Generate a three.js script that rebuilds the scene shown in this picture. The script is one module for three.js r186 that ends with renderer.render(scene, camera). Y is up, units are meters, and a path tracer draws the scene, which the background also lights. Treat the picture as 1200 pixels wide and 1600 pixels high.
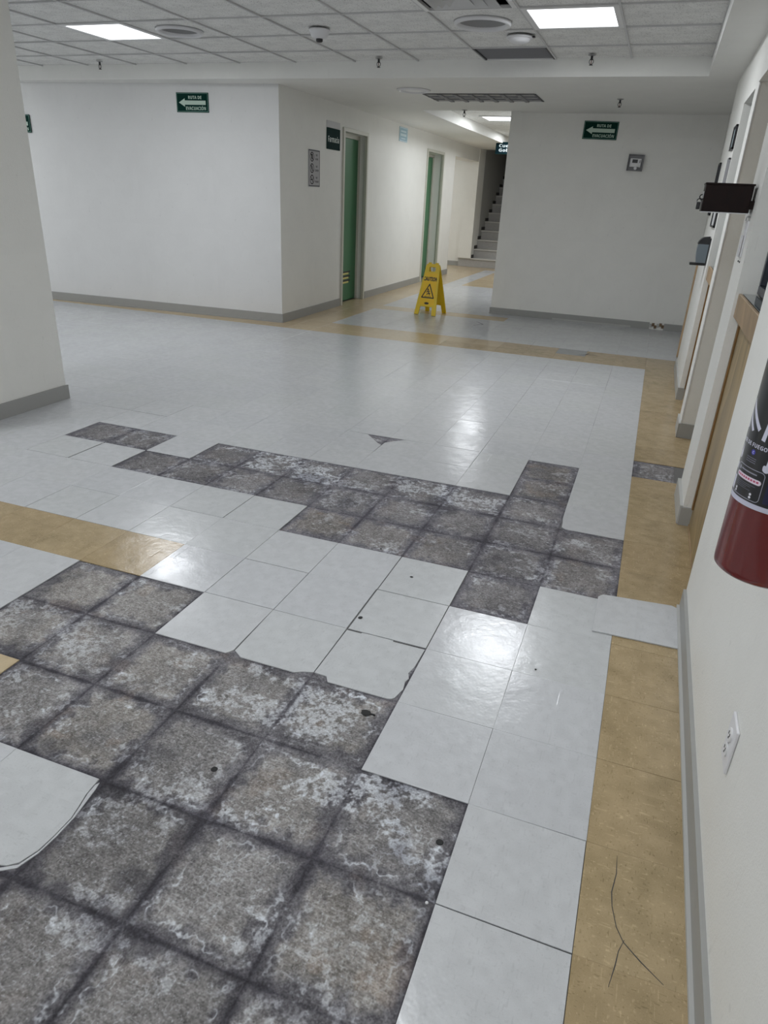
import * as THREE from 'three';
import { RoundedBoxGeometry } from 'three/addons/geometries/RoundedBoxGeometry.js';
import { mergeGeometries } from 'three/addons/utils/BufferGeometryUtils.js';
import { RectAreaLightUniformsLib } from 'three/addons/lights/RectAreaLightUniformsLib.js';

// ---------------------------------------------------------------- camera, lights, exposure
const scene = new THREE.Scene();
scene.background = new THREE.Color(0x000000);
const camera = new THREE.PerspectiveCamera(73.2, 1200 / 1600, 0.05, 60);
camera.rotation.order = 'YXZ';
camera.position.set(-0.1077, 1.4483, 1.3489);
camera.rotation.set(-0.43072, 0.33701, 0.04892);
const renderer = new THREE.WebGLRenderer({ antialias: true });
renderer.toneMapping = THREE.LinearToneMapping;
renderer.toneMappingExposure = 1.04;
renderer.shadowMap.enabled = true;
RectAreaLightUniformsLib.init();
const PANEL_LIGHT = 25, CORRIDOR_LIGHT = 24, PANEL_GLOW = 2.2;          // radiance of the lamps, glow of the diffusers
const LAMP_COLOR = new THREE.Color(0.955, 0.99, 1.03);
const H_CEIL = 2.59, H_SOFFIT = 2.46, CELL = 0.635, T = 0.305;
// lamps [x, z, group index]; built further down by ceilingPanel()
const PANELS = [
  ['large bright square ceiling panel on the right, beside the round white grille', -0.9225, -4.375, 1.18],
  ['bright square ceiling panel on the left, beside a round grey grille', -4.7325, -4.375, 0.78],
  ['bright ceiling panel in the corridor above the yellow caution sign', -2.70, -10.7],
];
const PANELS_UNSEEN = [[-0.9225, -0.565, 0.8], [-4.7325, -0.565], [-8.5425, -0.565], [-8.5425, -4.375], [-0.9225, 3.0], [-4.7325, 3.0], [-2.70, -13.2], [-6.2, -14.4]];  // unseen panels added to brighten the hall, corridor and niche

// ---------------------------------------------------------------- helpers
let seed = 1234567;
const rnd = () => { seed = (seed + 0x6d2b79f5) | 0; let t = Math.imul(seed ^ (seed >>> 15), 1 | seed); t = (t + Math.imul(t ^ (t >>> 7), 61 | t)) ^ t; return ((t ^ (t >>> 14)) >>> 0) / 4294967296; };
const taken = {};
function numbered(n) { taken[n] = (taken[n] ?? -1) + 1; return taken[n] ? n + '_' + String(taken[n]).padStart(3, '0') : n; }
function part(name, geo, m, parent, pos, rot) {
  const o = new THREE.Mesh(geo, m); o.name = numbered(name); o.castShadow = o.receiveShadow = true;
  if (pos) o.position.set(...pos);
  if (rot) o.rotation.set(...rot);
  (parent || scene).add(o); return o;
}
function thing(name, label, category, pos = [0, 0, 0], turn = 0, group) {
  const o = new THREE.Group(); o.name = numbered(name); scene.add(o);
  o.position.set(...pos); o.rotation.y = turn; o.userData = { label, category };
  if (group) o.userData.group = group;
  return o;
}
function structure(name) { const o = new THREE.Group(); o.name = name; o.userData = { kind: 'structure' }; scene.add(o); taken[name] = 0; return o; }
const box = (w, h, d) => new THREE.BoxGeometry(w, h, d);
const rbox = (w, h, d, r = 0.003, s = 2) => new RoundedBoxGeometry(w, h, d, s, r);
function span(x0, x1, y0, y1, z0, z1) { const g = box(x1 - x0, y1 - y0, z1 - z0); g.translate((x0 + x1) / 2, (y0 + y1) / 2, (z0 + z1) / 2); return uvBox(g); }
function rspan(x0, x1, y0, y1, z0, z1, r = 0.003) { const g = rbox(x1 - x0, y1 - y0, z1 - z0, r); g.translate((x0 + x1) / 2, (y0 + y1) / 2, (z0 + z1) / 2); return uvBox(g); }
function uvBox(g) {                                   // uv in metres by the face's main axis
  const p = g.attributes.position, n = g.attributes.normal, uv = new Float32Array(p.count * 2);
  for (let i = 0; i < p.count; i++) {
    const ax = Math.abs(n.getX(i)), ay = Math.abs(n.getY(i)), az = Math.abs(n.getZ(i));
    const x = p.getX(i), y = p.getY(i), z = p.getZ(i);
    const [u, v] = ay >= ax && ay >= az ? [x, z] : ax >= az ? [z, y] : [x, y];
    uv[2 * i] = u; uv[2 * i + 1] = v;
  }
  g.setAttribute('uv', new THREE.BufferAttribute(uv, 2)); return g;
}
function prism(poly, y0, y1) {                        // a plan polygon [x, z] raised from y0 to y1
  const s = new THREE.Shape(poly.map(([x, z]) => new THREE.Vector2(x, -z)));
  const g = new THREE.ExtrudeGeometry(s, { depth: y1 - y0, bevelEnabled: false });
  g.rotateX(-Math.PI / 2); g.translate(0, y0, 0); return uvBox(g);
}
// a chamfered flat piece: plan polygon [x, z], top at y = top
function slabPiece(poly, top, thick, bev = 0.0007) {
  let a = 0; for (let i = 0; i < poly.length; i++) { const [x0, z0] = poly[i], [x1, z1] = poly[(i + 1) % poly.length]; a += x0 * z1 - x1 * z0; }
  if (a > 0) poly = poly.slice().reverse();
  const n = poly.length, cx = poly.reduce((s, p) => s + p[0], 0) / n, cz = poly.reduce((s, p) => s + p[1], 0) / n;
  const ins = poly.map(([x, z]) => { const d = Math.hypot(x - cx, z - cz), k = Math.max(0, 1 - bev * 1.4 / d); return [cx + (x - cx) * k, cz + (z - cz) * k]; });
  const P = [], U = []; const v = (x, y, z) => { P.push(x, y, z); U.push(x, z); };
  const tri = THREE.ShapeUtils.triangulateShape(ins.map(([x, z]) => new THREE.Vector2(x, -z)), []);
  for (const [i, j, k] of tri) for (const q of [i, j, k]) v(ins[q][0], top, ins[q][1]);
  const ring = (A, ya, B, yb) => { for (let i = 0; i < n; i++) { const j = (i + 1) % n; const [ax, az] = A[i], [bx, bz] = A[j], [qx, qz] = B[i], [rx, rz] = B[j];
    v(ax, ya, az); v(qx, yb, qz); v(rx, yb, rz); v(ax, ya, az); v(rx, yb, rz); v(bx, ya, bz); } };
  ring(ins, top, poly, top - bev); ring(poly, top - bev, poly, top - thick);
  const g = new THREE.BufferGeometry();
  g.setAttribute('position', new THREE.Float32BufferAttribute(P, 3)); g.setAttribute('uv', new THREE.Float32BufferAttribute(U, 2));
  g.computeVertexNormals(); return g;
}
function tube(pts, r, seg = 24, rad = 8) { return new THREE.TubeGeometry(new THREE.CatmullRomCurve3(pts.map((p) => new THREE.Vector3(...p))), seg, r, rad); }
const cyl = (r0, r1, h, s = 32) => new THREE.CylinderGeometry(r0, r1, h, s);
const lathe = (pts, s = 40) => new THREE.LatheGeometry(pts.map(([x, y]) => new THREE.Vector2(x, y)), s);

// ---------------------------------------------------------------- textures
const NT = new Float32Array(65536); for (let i = 0; i < 65536; i++) NT[i] = rnd();
function vn(x, y) {
  const xi = Math.floor(x), yi = Math.floor(y); let fx = x - xi, fy = y - yi; fx = fx * fx * (3 - 2 * fx); fy = fy * fy * (3 - 2 * fy);
  const x0 = xi & 255, x1 = (xi + 1) & 255, y0 = (yi & 255) << 8, y1 = ((yi + 1) & 255) << 8;
  const a = NT[y0 + x0], b = NT[y0 + x1], c = NT[y1 + x0], d = NT[y1 + x1];
  return a + (b - a) * fx + (c - a) * fy + (a - b - c + d) * fx * fy;
}
const fbm = (x, y, o) => { let s = 0, a = 0.5, t = 0; for (let i = 0; i < o; i++) { s += a * vn(x, y); t += a; a *= 0.5; x = x * 2.03 + 17.7; y = y * 2.03 + 5.3; } return s / t; };
const sstep = (a, b, x) => { const t = Math.min(1, Math.max(0, (x - a) / (b - a))); return t * t * (3 - 2 * t); };
function dataTex(w, h, fn, srgb, wrap = true) {
  const d = new Uint8Array(w * h * 4);
  for (let j = 0; j < h; j++) for (let i = 0; i < w; i++) { const c = fn(i, j), k = (j * w + i) * 4; d[k] = c[0]; d[k + 1] = c[1]; d[k + 2] = c[2]; d[k + 3] = 255; }
  for (let k = 0; k < d.length; k++) if (d[k] > 255) d[k] = 255;
  const t = new THREE.DataTexture(d, w, h); t.magFilter = THREE.LinearFilter; t.minFilter = THREE.LinearMipmapLinearFilter; t.generateMipmaps = true; t.anisotropy = 8;
  if (srgb) t.colorSpace = THREE.SRGBColorSpace;
  if (wrap) t.wrapS = t.wrapT = THREE.RepeatWrapping;
  t.needsUpdate = true; return t;
}
const grey = (v) => { v = Math.max(0, Math.min(255, v)); return [v, v, v]; };
const per = (t, sx, sy) => { const c = t.clone(); c.repeat.set(sx, sy); c.needsUpdate = true; return c; };
// vinyl tile: fine directional flecks. 1 repeat = 0.61 m
const vinylTone = dataTex(1024, 1024, (i, j) => {
  const u = i / 4, v = j / 4;
  let s = 240 + (vn(u * 0.10, v * 0.10) - 0.5) * 10 + (vn(i * 0.5, j * 0.5) - 0.5) * 7;
  const f = vn(i * 0.16 + 40, j * 0.05 + vn(i * 0.03, j * 0.03) * 3); if (f > 0.80) s -= (f - 0.80) * 60;
  const g = vn(i * 0.07 + 9, j * 0.21 + 77); if (g > 0.80) s -= (g - 0.80) * 45;
  const h = vn(i * 0.24 + 19, j * 0.24 + 7); if (h > 0.955) s -= (h - 0.955) * 600;
  return grey(s);
}, true);
const vinylBeige = dataTex(1024, 1024, (i, j) => {
  let r = 0; const f = vn(i * 0.17 + 4, j * 0.06 + vn(i * 0.03, j * 0.03) * 3), g = vn(i * 0.08 + 33, j * 0.2 + 7), h = vn(i * 0.2 + 3, j * 0.2 + 99);
  r += (vn(i * 0.02, j * 0.02) - 0.5) * 16 + (vn(i * 0.5, j * 0.5) - 0.5) * 10;
  const st = fbm(i / 150 + 30, j / 150, 4); if (st > 0.5) r -= (st - 0.5) * 50;
  if (f > 0.78) r += (f - 0.78) * 130; if (g > 0.8) r -= (g - 0.8) * 150; if (h > 0.93) r += (h - 0.93) * 700;
  return [Math.min(255, 214 + r), Math.min(255, 210 + r), Math.min(255, 200 + r * 1.15)];
}, true);
const waxBump = dataTex(512, 512, (i, j) => grey(255 * (0.6 * vn(i / 32, j / 32) + 0.25 * vn(i / 9 + 3, j / 9) + 0.15 * vn(i / 3, j / 3))));
const waxRough = dataTex(512, 512, (i, j) => {
  return grey(100 + (fbm(i / 70, j / 70, 3) - 0.5) * 46 + (vn(i / 3, j / 9) - 0.5) * 14);
});
const paintBump = dataTex(512, 512, (i, j) => grey(255 * (0.5 * vn(i / 3.2, j / 3.2) + 0.5 * vn(i / 8, j / 8))));
const paintTone = dataTex(512, 512, (i, j) => { let s = 248 + (fbm(i / 90, j / 90, 3) - 0.5) * 5; const f = vn(i / 5, j / 26 + 50); if (f > 0.95) s -= (f - 0.95) * 300; return grey(s); }, true);
const acousticTone = dataTex(512, 512, (i, j) => { let s = 240 + (vn(i / 60, j / 60) - 0.5) * 14; const f = vn(i / 4.2, j / 4.2), g = vn(i / 9 + 9, j / 2.6); if (f > 0.74) s -= (f - 0.74) * 330; if (g > 0.82) s -= (g - 0.82) * 280; return grey(s); }, true);
const woodTone = dataTex(256, 1024, (i, j) => { const w = vn(i / 14 + vn(i / 60, j / 200) * 4, j / 420), f = vn(i / 2.2, j / 90); const s = 0.80 + 0.22 * w + 0.1 * (f - 0.5); return [225 * s, 214 * s, 196 * s]; }, true);
function canvas(w, h, draw) {
  const c = document.createElement('canvas'); c.width = w; c.height = h; const x = c.getContext('2d'); draw(x, w, h);
  const t = new THREE.CanvasTexture(c); t.colorSpace = THREE.SRGBColorSpace; t.anisotropy = 8; return t;
}
// screed under the tiles, in grid coordinates (X across, Z away): squares of old adhesive with dirty joints and white residue
const WHITE = { '-8,6': .5, '-7,6': 1.0, '-6,6': 1.0, '-4,6': .75, '-3,6': .8, '-5,6': .4, '-11,6': .35, '-10,6': .35, '-2,6': .45, '-2,5': .25, '-7,5': .45, '-6,5': .3, '-8,5': .3, '-1,5': .5,
  '-2,-1': 1.0, '-3,-1': .85, '-3,0': .75, '-3,-2': .7, '-4,0': .6, '-5,0': .35, '-4,-1': .4, '-2,-2': .4, '-4,-2': .35, '-5,-1': .45, '-6,-1': .5, '-7,1': .2, '-6,1': .35, '-6,0': .4, '-3,-3': .5, '-4,-3': .5 };
const BROWN = { '-5,4': 1.0, '-4,4': .6, '-3,4': .6, '-2,8': .9, '-2,7': .6, '-1,4': .5, '-5,-1': .8, '-5,0': .7, '-2,-2': .7, '-3,0': .7, '-3,-1': .5, '-7,1': .7, '-7,0': .7, '-6,1': .5, '-6,0': .4, '-4,0': .4 };
const DARK = { '-4,-2': .5, '-5,-3': .45, '-4,-3': .35, '-5,-1': .0, '-7,6': .1, '-9,5': .2, '-8,5': .2, '-6,5': .35, '-3,-3': .3, '0,9': .2 };
function screedColor(X, Z) {
  const i = Math.floor(X), j = Math.floor(Z), key = i + ',' + j, fx = X - i, fz = Z - j;
  const wob = (vn(X * 7 + 3, Z * 7) - 0.5) * 0.05;
  const dx = Math.min(fx, 1 - fx), dz = Math.min(fz, 1 - fz), d = Math.min(dx, dz) + wob * 0.6;
  const r1 = fbm(X * 2.2 + i * 9.1, Z * 2.2 + j * 4.7, 4), r2 = fbm(X * 11, Z * 11 + 31, 4), fine = vn(X * 95, Z * 95), fine2 = vn(X * 44 + 8, Z * 44), strk = vn(X * 16 + Z * 5, Z * 60 - X * 10);
  const w = WHITE[key] ?? .3, b = BROWN[key] ?? .25, dk = DARK[key] ?? 0;
  const near = Z < 3, n1 = vn(X * 3 + 60, Z * 3), n2 = vn(X * 1.4 + 90, Z * 1.4 + 13), n3 = vn(X * 24 + 5, Z * 24 + 77), n4 = vn(X * 26, Z * 110 + X * 16), r3 = fbm(X * 20 + 9, Z * 20 + 2, 4);
  const centre = sstep(0.04, 0.19, d + (r2 - 0.5) * 0.24 + (n1 - .5) * 0.09);    // inner field lighter than the rim
  let g = (near ? 104 : 106) + (near ? 28 : 13) * centre + (r1 - 0.5) * 40 + (r2 - 0.5) * 34 + (fine - 0.5) * 44 + (fine2 - 0.5) * 24 + (n4 - 0.5) * 30 * centre + (n2 - .5) * 20;
  g *= 1 - dk * 0.24;
  let R = g + 1, G = g - 1, B = g + (near ? 3 : 5) - centre * 3.5;
  const br = b * centre * sstep(0.25, 0.6, r1 + 0.1); R += br * 3; B -= br * 6;
  const rust = sstep(0.66, 0.76, fbm(X * 3 + 70, Z * 3 + 9, 3)) * b; R += rust * 4; G -= rust * 2; B -= rust * 7;
  // dirty joint line where the tiles met: a thin line, smeared round some corners
  const jw = near ? 0.009 + 0.016 * n1 : 0.010 + 0.012 * n2, cornerD = Math.hypot(Math.min(fx, 1 - fx), Math.min(fz, 1 - fz)), cs = SMEAR[Math.round(X) + ',' + Math.round(Z)] ?? 0;
  const smear = cs * Math.exp(-Math.pow(cornerD / 0.30, 2)) * Math.exp(-Math.pow(Math.max(0, d) / (0.055 + 0.03 * r2), 2));
  const jk = Math.min(1, Math.exp(-Math.pow(Math.max(0, d) / jw, 2)) * (near ? 0.45 + 0.7 * n1 : 0.35 + 0.5 * n1) + smear * (0.8 + r3 * 0.5)); R *= 1 - 0.42 * jk; G *= 1 - 0.43 * jk; B *= 1 - 0.39 * jk;
  // white residue: thin crusts round the field, squiggly veins and spotted blotches inside it
  const rim = Math.exp(-Math.pow((d - 0.105 - (r2 - .5) * .22) / 0.016, 2)) * sstep(0.42, 0.66, vn(X * 4 + 20, Z * 4)) * (0.5 + fine2);
  const q = fbm(X * 2.6 + 5 + r2, Z * 3.2 + 11, 5), bl = sstep(0.60 - 0.14 * w, 0.67 - 0.12 * w, q * 0.66 + r3 * 0.26 + r2 * 0.1 - 0.025) * sstep(0.34, 0.58, r3 * 0.7 + fine2 * 0.3);
  const vein = (1 - sstep(0.0, 0.045, Math.abs(fbm(X * 9 + 44, Z * 9, 4) - 0.5))) * sstep(.42, .62, r1 * .7 + n3 * .3);
  const speck = sstep(0.74, 0.95, vn(X * 62 + 7, Z * 62)) * 0.34;
  const wh = Math.min(1, rim * 0.7 * Math.min(1, w + .2) + bl * (0.25 + 0.6 * w) * (0.6 + 0.5 * fine) + vein * 0.6 * w * centre + speck * centre) * (1 - 0.8 * jk);
  R += (212 - R) * wh; G += (216 - G) * wh; B += (222 - B) * wh;
  const pit = vn(X * 30 + 3, Z * 30 + 50); if (pit > 0.94) { const k = 1 - (pit - 0.94) * 5; R *= k; G *= k; B *= k; }
  const stain = sstep(0.68, 0.8, fbm(X * 1.3 + 130, Z * 1.3 + 40, 4)); R *= 1 - .22 * stain; G *= 1 - .22 * stain; B *= 1 - .2 * stain;
  return [Math.max(0, Math.min(255, R)), Math.max(0, Math.min(255, G)), Math.max(0, Math.min(255, B)), Math.max(0, Math.min(255, 120 + (fine - .5) * 60 + (r2 - .5) * 140 + wh * 70 - jk * 60))];
}
const SMEAR = { '-3,-1': 1, '-2,-1': .9, '-4,-1': .9, '-3,-2': .8, '-4,-2': .7, '-2,-2': .6, '-5,1': .5, '-6,1': .5, '-6,0': .5, '-5,0': .3, '-4,0': .3, '-5,-1': .6, '-2,5': .9, '-2,6': .6, '-3,5': .5, '-1,5': .5, '-2,7': .4, '-4,5': .3, '-2,-3': .4, '-4,-3': .6 };
function screedTex(X0, X1, Z0, Z1, w, h) {
  const b = new Uint8Array(w * h * 4);
  const map = dataTex(w, h, (i, j) => { const c = screedColor(X0 + (X1 - X0) * (i + .5) / w, Z0 + (Z1 - Z0) * (j + .5) / h), k = (j * w + i) * 4; b[k] = b[k + 1] = b[k + 2] = c[3]; b[k + 3] = 255; return c; }, true, false);
  const bump = new THREE.DataTexture(b, w, h); bump.magFilter = THREE.LinearFilter; bump.minFilter = THREE.LinearMipmapLinearFilter; bump.generateMipmaps = true; bump.needsUpdate = true;
  return new THREE.MeshStandardMaterial({ map, bumpMap: bump, bumpScale: 0.0022, roughness: 0.86 });
}
const screedNear = screedTex(-8, -1, -5, 2, 1792, 1792), screedFar = screedTex(-12, 1, 3, 10, 2048, 1104);

// ---------------------------------------------------------------- materials
const std = (o) => new THREE.MeshStandardMaterial(o), phy = (o) => new THREE.MeshPhysicalMaterial(o);
const rgb = (r, g, b) => new THREE.Color().setRGB(r, g, b);
const paint = (c) => std({ color: c, map: paintTone, bumpMap: per(paintBump, 3, 3), bumpScale: 0.0006, roughness: 0.55 });
const M = {
  wall: paint(rgb(0.86, 0.855, 0.815)), wallDimmed: paint(rgb(0.79, 0.79, 0.785)), wallBrightened: paint(rgb(0.90, 0.895, 0.86)), soffit: paint(rgb(0.87, 0.87, 0.84)), stairWall: paint(rgb(0.42, 0.42, 0.40)),  // back walls share one paint; light level put into their dimmed and brightened tones
  acoustic: std({ color: rgb(0.90, 0.90, 0.88), map: per(acousticTone, 1.6, 1.6), bumpMap: per(acousticTone, 1.6, 1.6), bumpScale: 0.0015, roughness: 0.95 }),
  grid: std({ color: rgb(0.58, 0.58, 0.58), roughness: 0.6 }), gridLight: std({ color: rgb(0.6, 0.6, 0.6), roughness: 0.5 }),
  base: std({ color: rgb(0.37, 0.37, 0.355), map: per(paintTone, 2, 2), roughness: 0.5 }), baseLight: std({ color: rgb(0.5, 0.5, 0.48), map: paintTone, roughness: 0.5 }), baseBroken: std({ color: rgb(0.22, 0.15, 0.09), map: per(acousticTone, 4, 4), roughness: 0.9 }),
  whiteMetal: std({ color: rgb(0.75, 0.75, 0.75), roughness: 0.4 }), whitePlastic: std({ color: rgb(0.72, 0.72, 0.74), roughness: 0.35 }), greyPlastic: std({ color: rgb(0.25, 0.25, 0.26), roughness: 0.45 }),
  chrome: std({ color: rgb(0.45, 0.45, 0.46), roughness: 0.3, metalness: 0.9 }), darkMetal: std({ color: rgb(0.03, 0.03, 0.033), roughness: 0.45, metalness: 0.4 }), black: std({ color: rgb(0.012, 0.012, 0.014), roughness: 0.4 }),
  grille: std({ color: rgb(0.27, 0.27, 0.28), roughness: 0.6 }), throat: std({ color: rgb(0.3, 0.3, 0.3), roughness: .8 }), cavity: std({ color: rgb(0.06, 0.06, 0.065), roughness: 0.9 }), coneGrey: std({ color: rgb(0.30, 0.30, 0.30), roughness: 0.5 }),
  glow: std({ color: rgb(0.8, 0.8, 0.8), emissive: LAMP_COLOR, emissiveIntensity: PANEL_GLOW, roughness: 0.5 }),
  green: std({ color: rgb(0.055, 0.19, 0.085), map: per(paintTone, 1, 1), roughness: 0.4 }), frame: std({ color: rgb(0.58, 0.57, 0.50), roughness: 0.45 }), slotLightPaint: std({ color: rgb(0.72, 0.64, 0.22), roughness: 0.5 }),
  wood: std({ color: rgb(0.52, 0.42, 0.25), map: woodTone, roughness: 0.42 }), woodTrim: std({ color: rgb(0.60, 0.46, 0.32), map: woodTone, roughness: 0.45 }), woodEdge: std({ color: rgb(0.34, 0.20, 0.07), map: woodTone, roughness: 0.5 }),
  boxWood: phy({ color: rgb(0.014, 0.0045, 0.0045), map: woodTone, roughness: 0.5, specularIntensity: 0.45 }),
  counterGlass: phy({ color: rgb(0.03, 0.06, 0.065), roughness: 0.08, clearcoat: 0.6 }), pane: phy({ color: rgb(0.85, 0.92, 0.92), transmission: 1, thickness: 0, roughness: 0.03 }),
  aluminium: std({ color: rgb(0.045, 0.05, 0.065), roughness: 0.35, metalness: 0.5 }),
  yellow: phy({ color: rgb(0.80, 0.56, 0.012), roughness: 0.4, clearcoat: 0.2 }), red: phy({ color: rgb(0.13, 0.006, 0.005), roughness: 0.25, clearcoat: 0.7, clearcoatRoughness: 0.12 }),
  signGreen: phy({ color: rgb(0.008, 0.05, 0.037), roughness: 0.75, specularIntensity: 0.25 }), signWhite: std({ color: rgb(0.55, 0.66, 0.60), roughness: 0.4 }), signBlue: std({ color: rgb(0.50, 0.62, 0.66), roughness: 0.3 }),
  paper: std({ color: rgb(0.62, 0.62, 0.63), roughness: 0.7 }), step: std({ color: rgb(0.46, 0.45, 0.44), map: per(vinylTone, 1.6, 1.6), roughness: 0.45 }), treadMark: std({ color: rgb(0.05, 0.048, 0.045), roughness: 0.9 }), nosing: std({ color: rgb(0.55, 0.54, 0.52), roughness: 0.5 }),
  smoke: phy({ color: rgb(0.20, 0.24, 0.27), roughness: 0.15, transmission: 0.35, thickness: 0, ior: 1.45 }),
  chip: std({ color: rgb(0.02, 0.02, 0.02), roughness: 0.8 }), grout: std({ color: rgb(0.16, 0.16, 0.16), roughness: 0.95 }), joint: std({ color: rgb(0.06, 0.06, 0.06), roughness: 0.95 }),
};
const floorOpts = { roughnessMap: per(waxRough, 1.1, 1.1), roughness: 0.54, bumpMap: per(waxBump, 0.9, 0.9), bumpScale: 0.0011 };
const tileMat = (c, m) => phy({ color: c, map: per(m, 1 / 0.61, 1 / 0.61), ...floorOpts });
const TILE_WHITE = [rgb(0.63, 0.64, 0.66), rgb(0.62, 0.63, 0.65), rgb(0.64, 0.65, 0.665), rgb(0.627, 0.64, 0.65)].map((c) => tileMat(c, vinylTone));
const TILE_BEIGE = [rgb(0.60, 0.475, 0.30), rgb(0.585, 0.46, 0.285), rgb(0.615, 0.49, 0.31)].map((c) => tileMat(c, vinylBeige));
const tileGrey = tileMat(rgb(0.33, 0.34, 0.34), vinylTone);

// ---------------------------------------------------------------- floor
const floor = structure('floor');
part('screed_slab', span(-10, 1.2, -0.12, -0.0052, -20, 3.4), M.grout, floor);
const ROWS = [];                                       // z of row line k (k from -7)
for (let k = -7; k <= 55; k++) { let Z = k; if (k > 10) Z = k <= 19 ? 10 + (k - 10) * 9.4 / 9 : k <= 21 ? 19.4 + (k - 19) : k <= 26 ? 21.4 + (k - 21) * 0.94 : 26.1 + (k - 26) * 1.08; ROWS[k] = -Z * T; }
const zRow = (Z) => { const k = Math.floor(Z), f = Z - k; return f ? ROWS[k] * (1 - f) + ROWS[k + 1] * f : ROWS[k]; };
const EXPOSED = new Set();
const expose = (j, a, b) => { for (let i = a; i <= b; i++) EXPOSED.add(i + ',' + j); };
expose(6, -8, -2); expose(7, -2, -2); expose(8, -2, -2); expose(5, -9, -1); expose(4, -5, -1); expose(3, -2, -2); expose(6, -11, -10); EXPOSED.add('0,9');
expose(1, -7, -6); expose(0, -7, -3); expose(-1, -6, -2); expose(-2, -4, -2); expose(-3, -5, -2); expose(-4, -5, -2); expose(-5, -5, -2);
const beige = (i, j) => (i === 0 && j < 21) || (j === 2 && i <= -7 && i > -16) || (i === -7 && j === -1) || ((j === 19 || j === 20) && i > -14) || (j === 26 && i < -6) || (i <= -13 && j >= 19) || (j >= 37 && i >= -11) || j >= 47;
const isGrey = (i, j) => i === -3 && j === 20;
// camera projection, used to rank the tiles by their size in the picture
camera.updateMatrixWorld(); camera.updateProjectionMatrix();
const toPix = (x, y, z) => { const v = new THREE.Vector3(x, y, z).applyMatrix4(camera.matrixWorldInverse); if (v.z > -0.05) return null; const f = 800 / Math.tan(36.6 * Math.PI / 180); return [600 + f * v.x / -v.z, 800 - f * v.y / -v.z]; };
const WIDE = {};                                      // wider joints (inset in tile units: left, right, near, far)
const inset = (i, j, l, r, n, f) => { WIDE[i + ',' + j] = [l, r, n, f]; };
inset(-11, 5, .006, .012, .012, .018); inset(-10, 5, .014, .012, .012, .01); inset(-3, 2, .012, .010, .006, .008); inset(-3, 3, .012, .006, .008, .004); inset(-1, -1, .002, .004, .004, .002); inset(-1, -2, .002, .004, .002, .006);
inset(-9, 6, .004, .004, .004, .004); inset(-11, 8, .004, .004, .01, .004); inset(-10, 8, .008, .004, .006, .006); inset(-11, 7, .004, .004, .004, .01); inset(-5, 3, .004, .004, .006, .004); inset(-4, 2, .003, .008, .004, .004);
inset(-6, 4, .004, .006, .006, .004); inset(-7, 4, .004, .006, .008, .004); inset(-8, 3, .006, .004, .006, .004); inset(-9, 3, .008, .004, .008, .004); inset(-5, 2, .004, .004, .008, .004); inset(-12, 8, .004, .004, .012, .006);
const CUSTOM = {
  '-6,8': [[-6, 8], [-5.0, 8], [-5.0, 8.45], [-5.12, 8.55], [-5.5, 8.97], [-6, 9]], '-5,8': [[-4.99, 8], [-4, 8], [-4, 9], [-4.66, 8.985], [-4.75, 8.9], [-4.985, 8.62]],
  '-3,1': [[-2.995, 1.088], [-2.85, 1.084], [-2.80, 1.0], [-2.12, 1.0], [-2.076, 1.016], [-2.051, 1.046], [-2.014, 1.21], [-2.035, 1.336], [-2.015, 1.404], [-2.05, 1.488], [-2.021, 1.624], [-2.016, 1.817], [-2.012, 1.975], [-2.40, 1.972], [-2.41, 1.996], [-2.80, 1.994], [-2.81, 1.972], [-2.99, 1.972]],
  '-4,1': [[-3.985, 1.085], [-3.89, 1.02], [-3.86, 1.0], [-3.2, 1.0], [-3.124, 1.048], [-3.005, 1.088], [-3.005, 2], [-4, 2]], '-5,1': [[-5, 1], [-4.06, 1], [-4.02, 1.05], [-4.003, 1.09], [-4.003, 2], [-5, 2]],
  '-1,6': [[-0.97, 6.06], [-0.9, 6.0], [0, 6], [0, 7], [-1, 7], [-0.995, 6.4], [-0.975, 6.22]], '-5,-2': [[-5, -1.99], [-4.17, -1.962], [-4.116, -1.948], [-4.05, -1.891], [-4.0, -1.753], [-3.99, -1.6], [-3.992, -1.418], [-4.02, -1.3], [-4.054, -1.173], [-4.063, -1.071], [-4.07, -1.0], [-5, -1.0]],
};
const tileOrder = [];
for (let i = -30; i <= 0; i++) for (let j = -7; j < 51; j++) {
  if (EXPOSED.has(i + ',' + j)) continue;
  const x0 = i * T, x1 = i ? (i + 1) * T : (j < 4 ? 0.237 : j < 8 ? 0.298 : j < 13 ? 0.6 : j < 20 ? 0.33 : 0.395), z0 = zRow(j), z1 = zRow(j + 1), cx = (x0 + x1) / 2, cz = (z0 + z1) / 2;
  if (cz < -6.35 && cx < -4.3 && !(cz < -13.4 && cz > -15.6 && cx > -7.3)) continue; if (cx < -4.16 && cz < -6.15 && cz > -13) continue; if (cz < -8.75 && cx > -2.0 && j < 36) continue; if (cx > -1.5 && j > 36) continue; if (cx < -9.1) continue;
  const q = [[x0, z0], [x1, z0], [x1, z1], [x0, z1]].map(([x, z]) => toPix(x, 0, z)); let s = 0;
  if (q.every((p) => p)) { let a = 0; for (let k = 0; k < 4; k++) { const [ax, ay] = q[k], [bx, by] = q[(k + 1) % 4]; a += ax * by - bx * ay; } s = Math.abs(a) / 2;
    const c = toPix(cx, 0, cz); if (c[0] < -60 || c[0] > 1260 || c[1] < 0 || c[1] > 1690) s = 0; 
    if (cx < -3.93 && c[0] < 100 && cz > -3) s *= .3; }
  tileOrder.push({ i, j, x0, x1, z0, z1, s });
}
tileOrder.sort((a, b) => b.s - a.s);
const far = [];
let drawn = 0;
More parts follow.
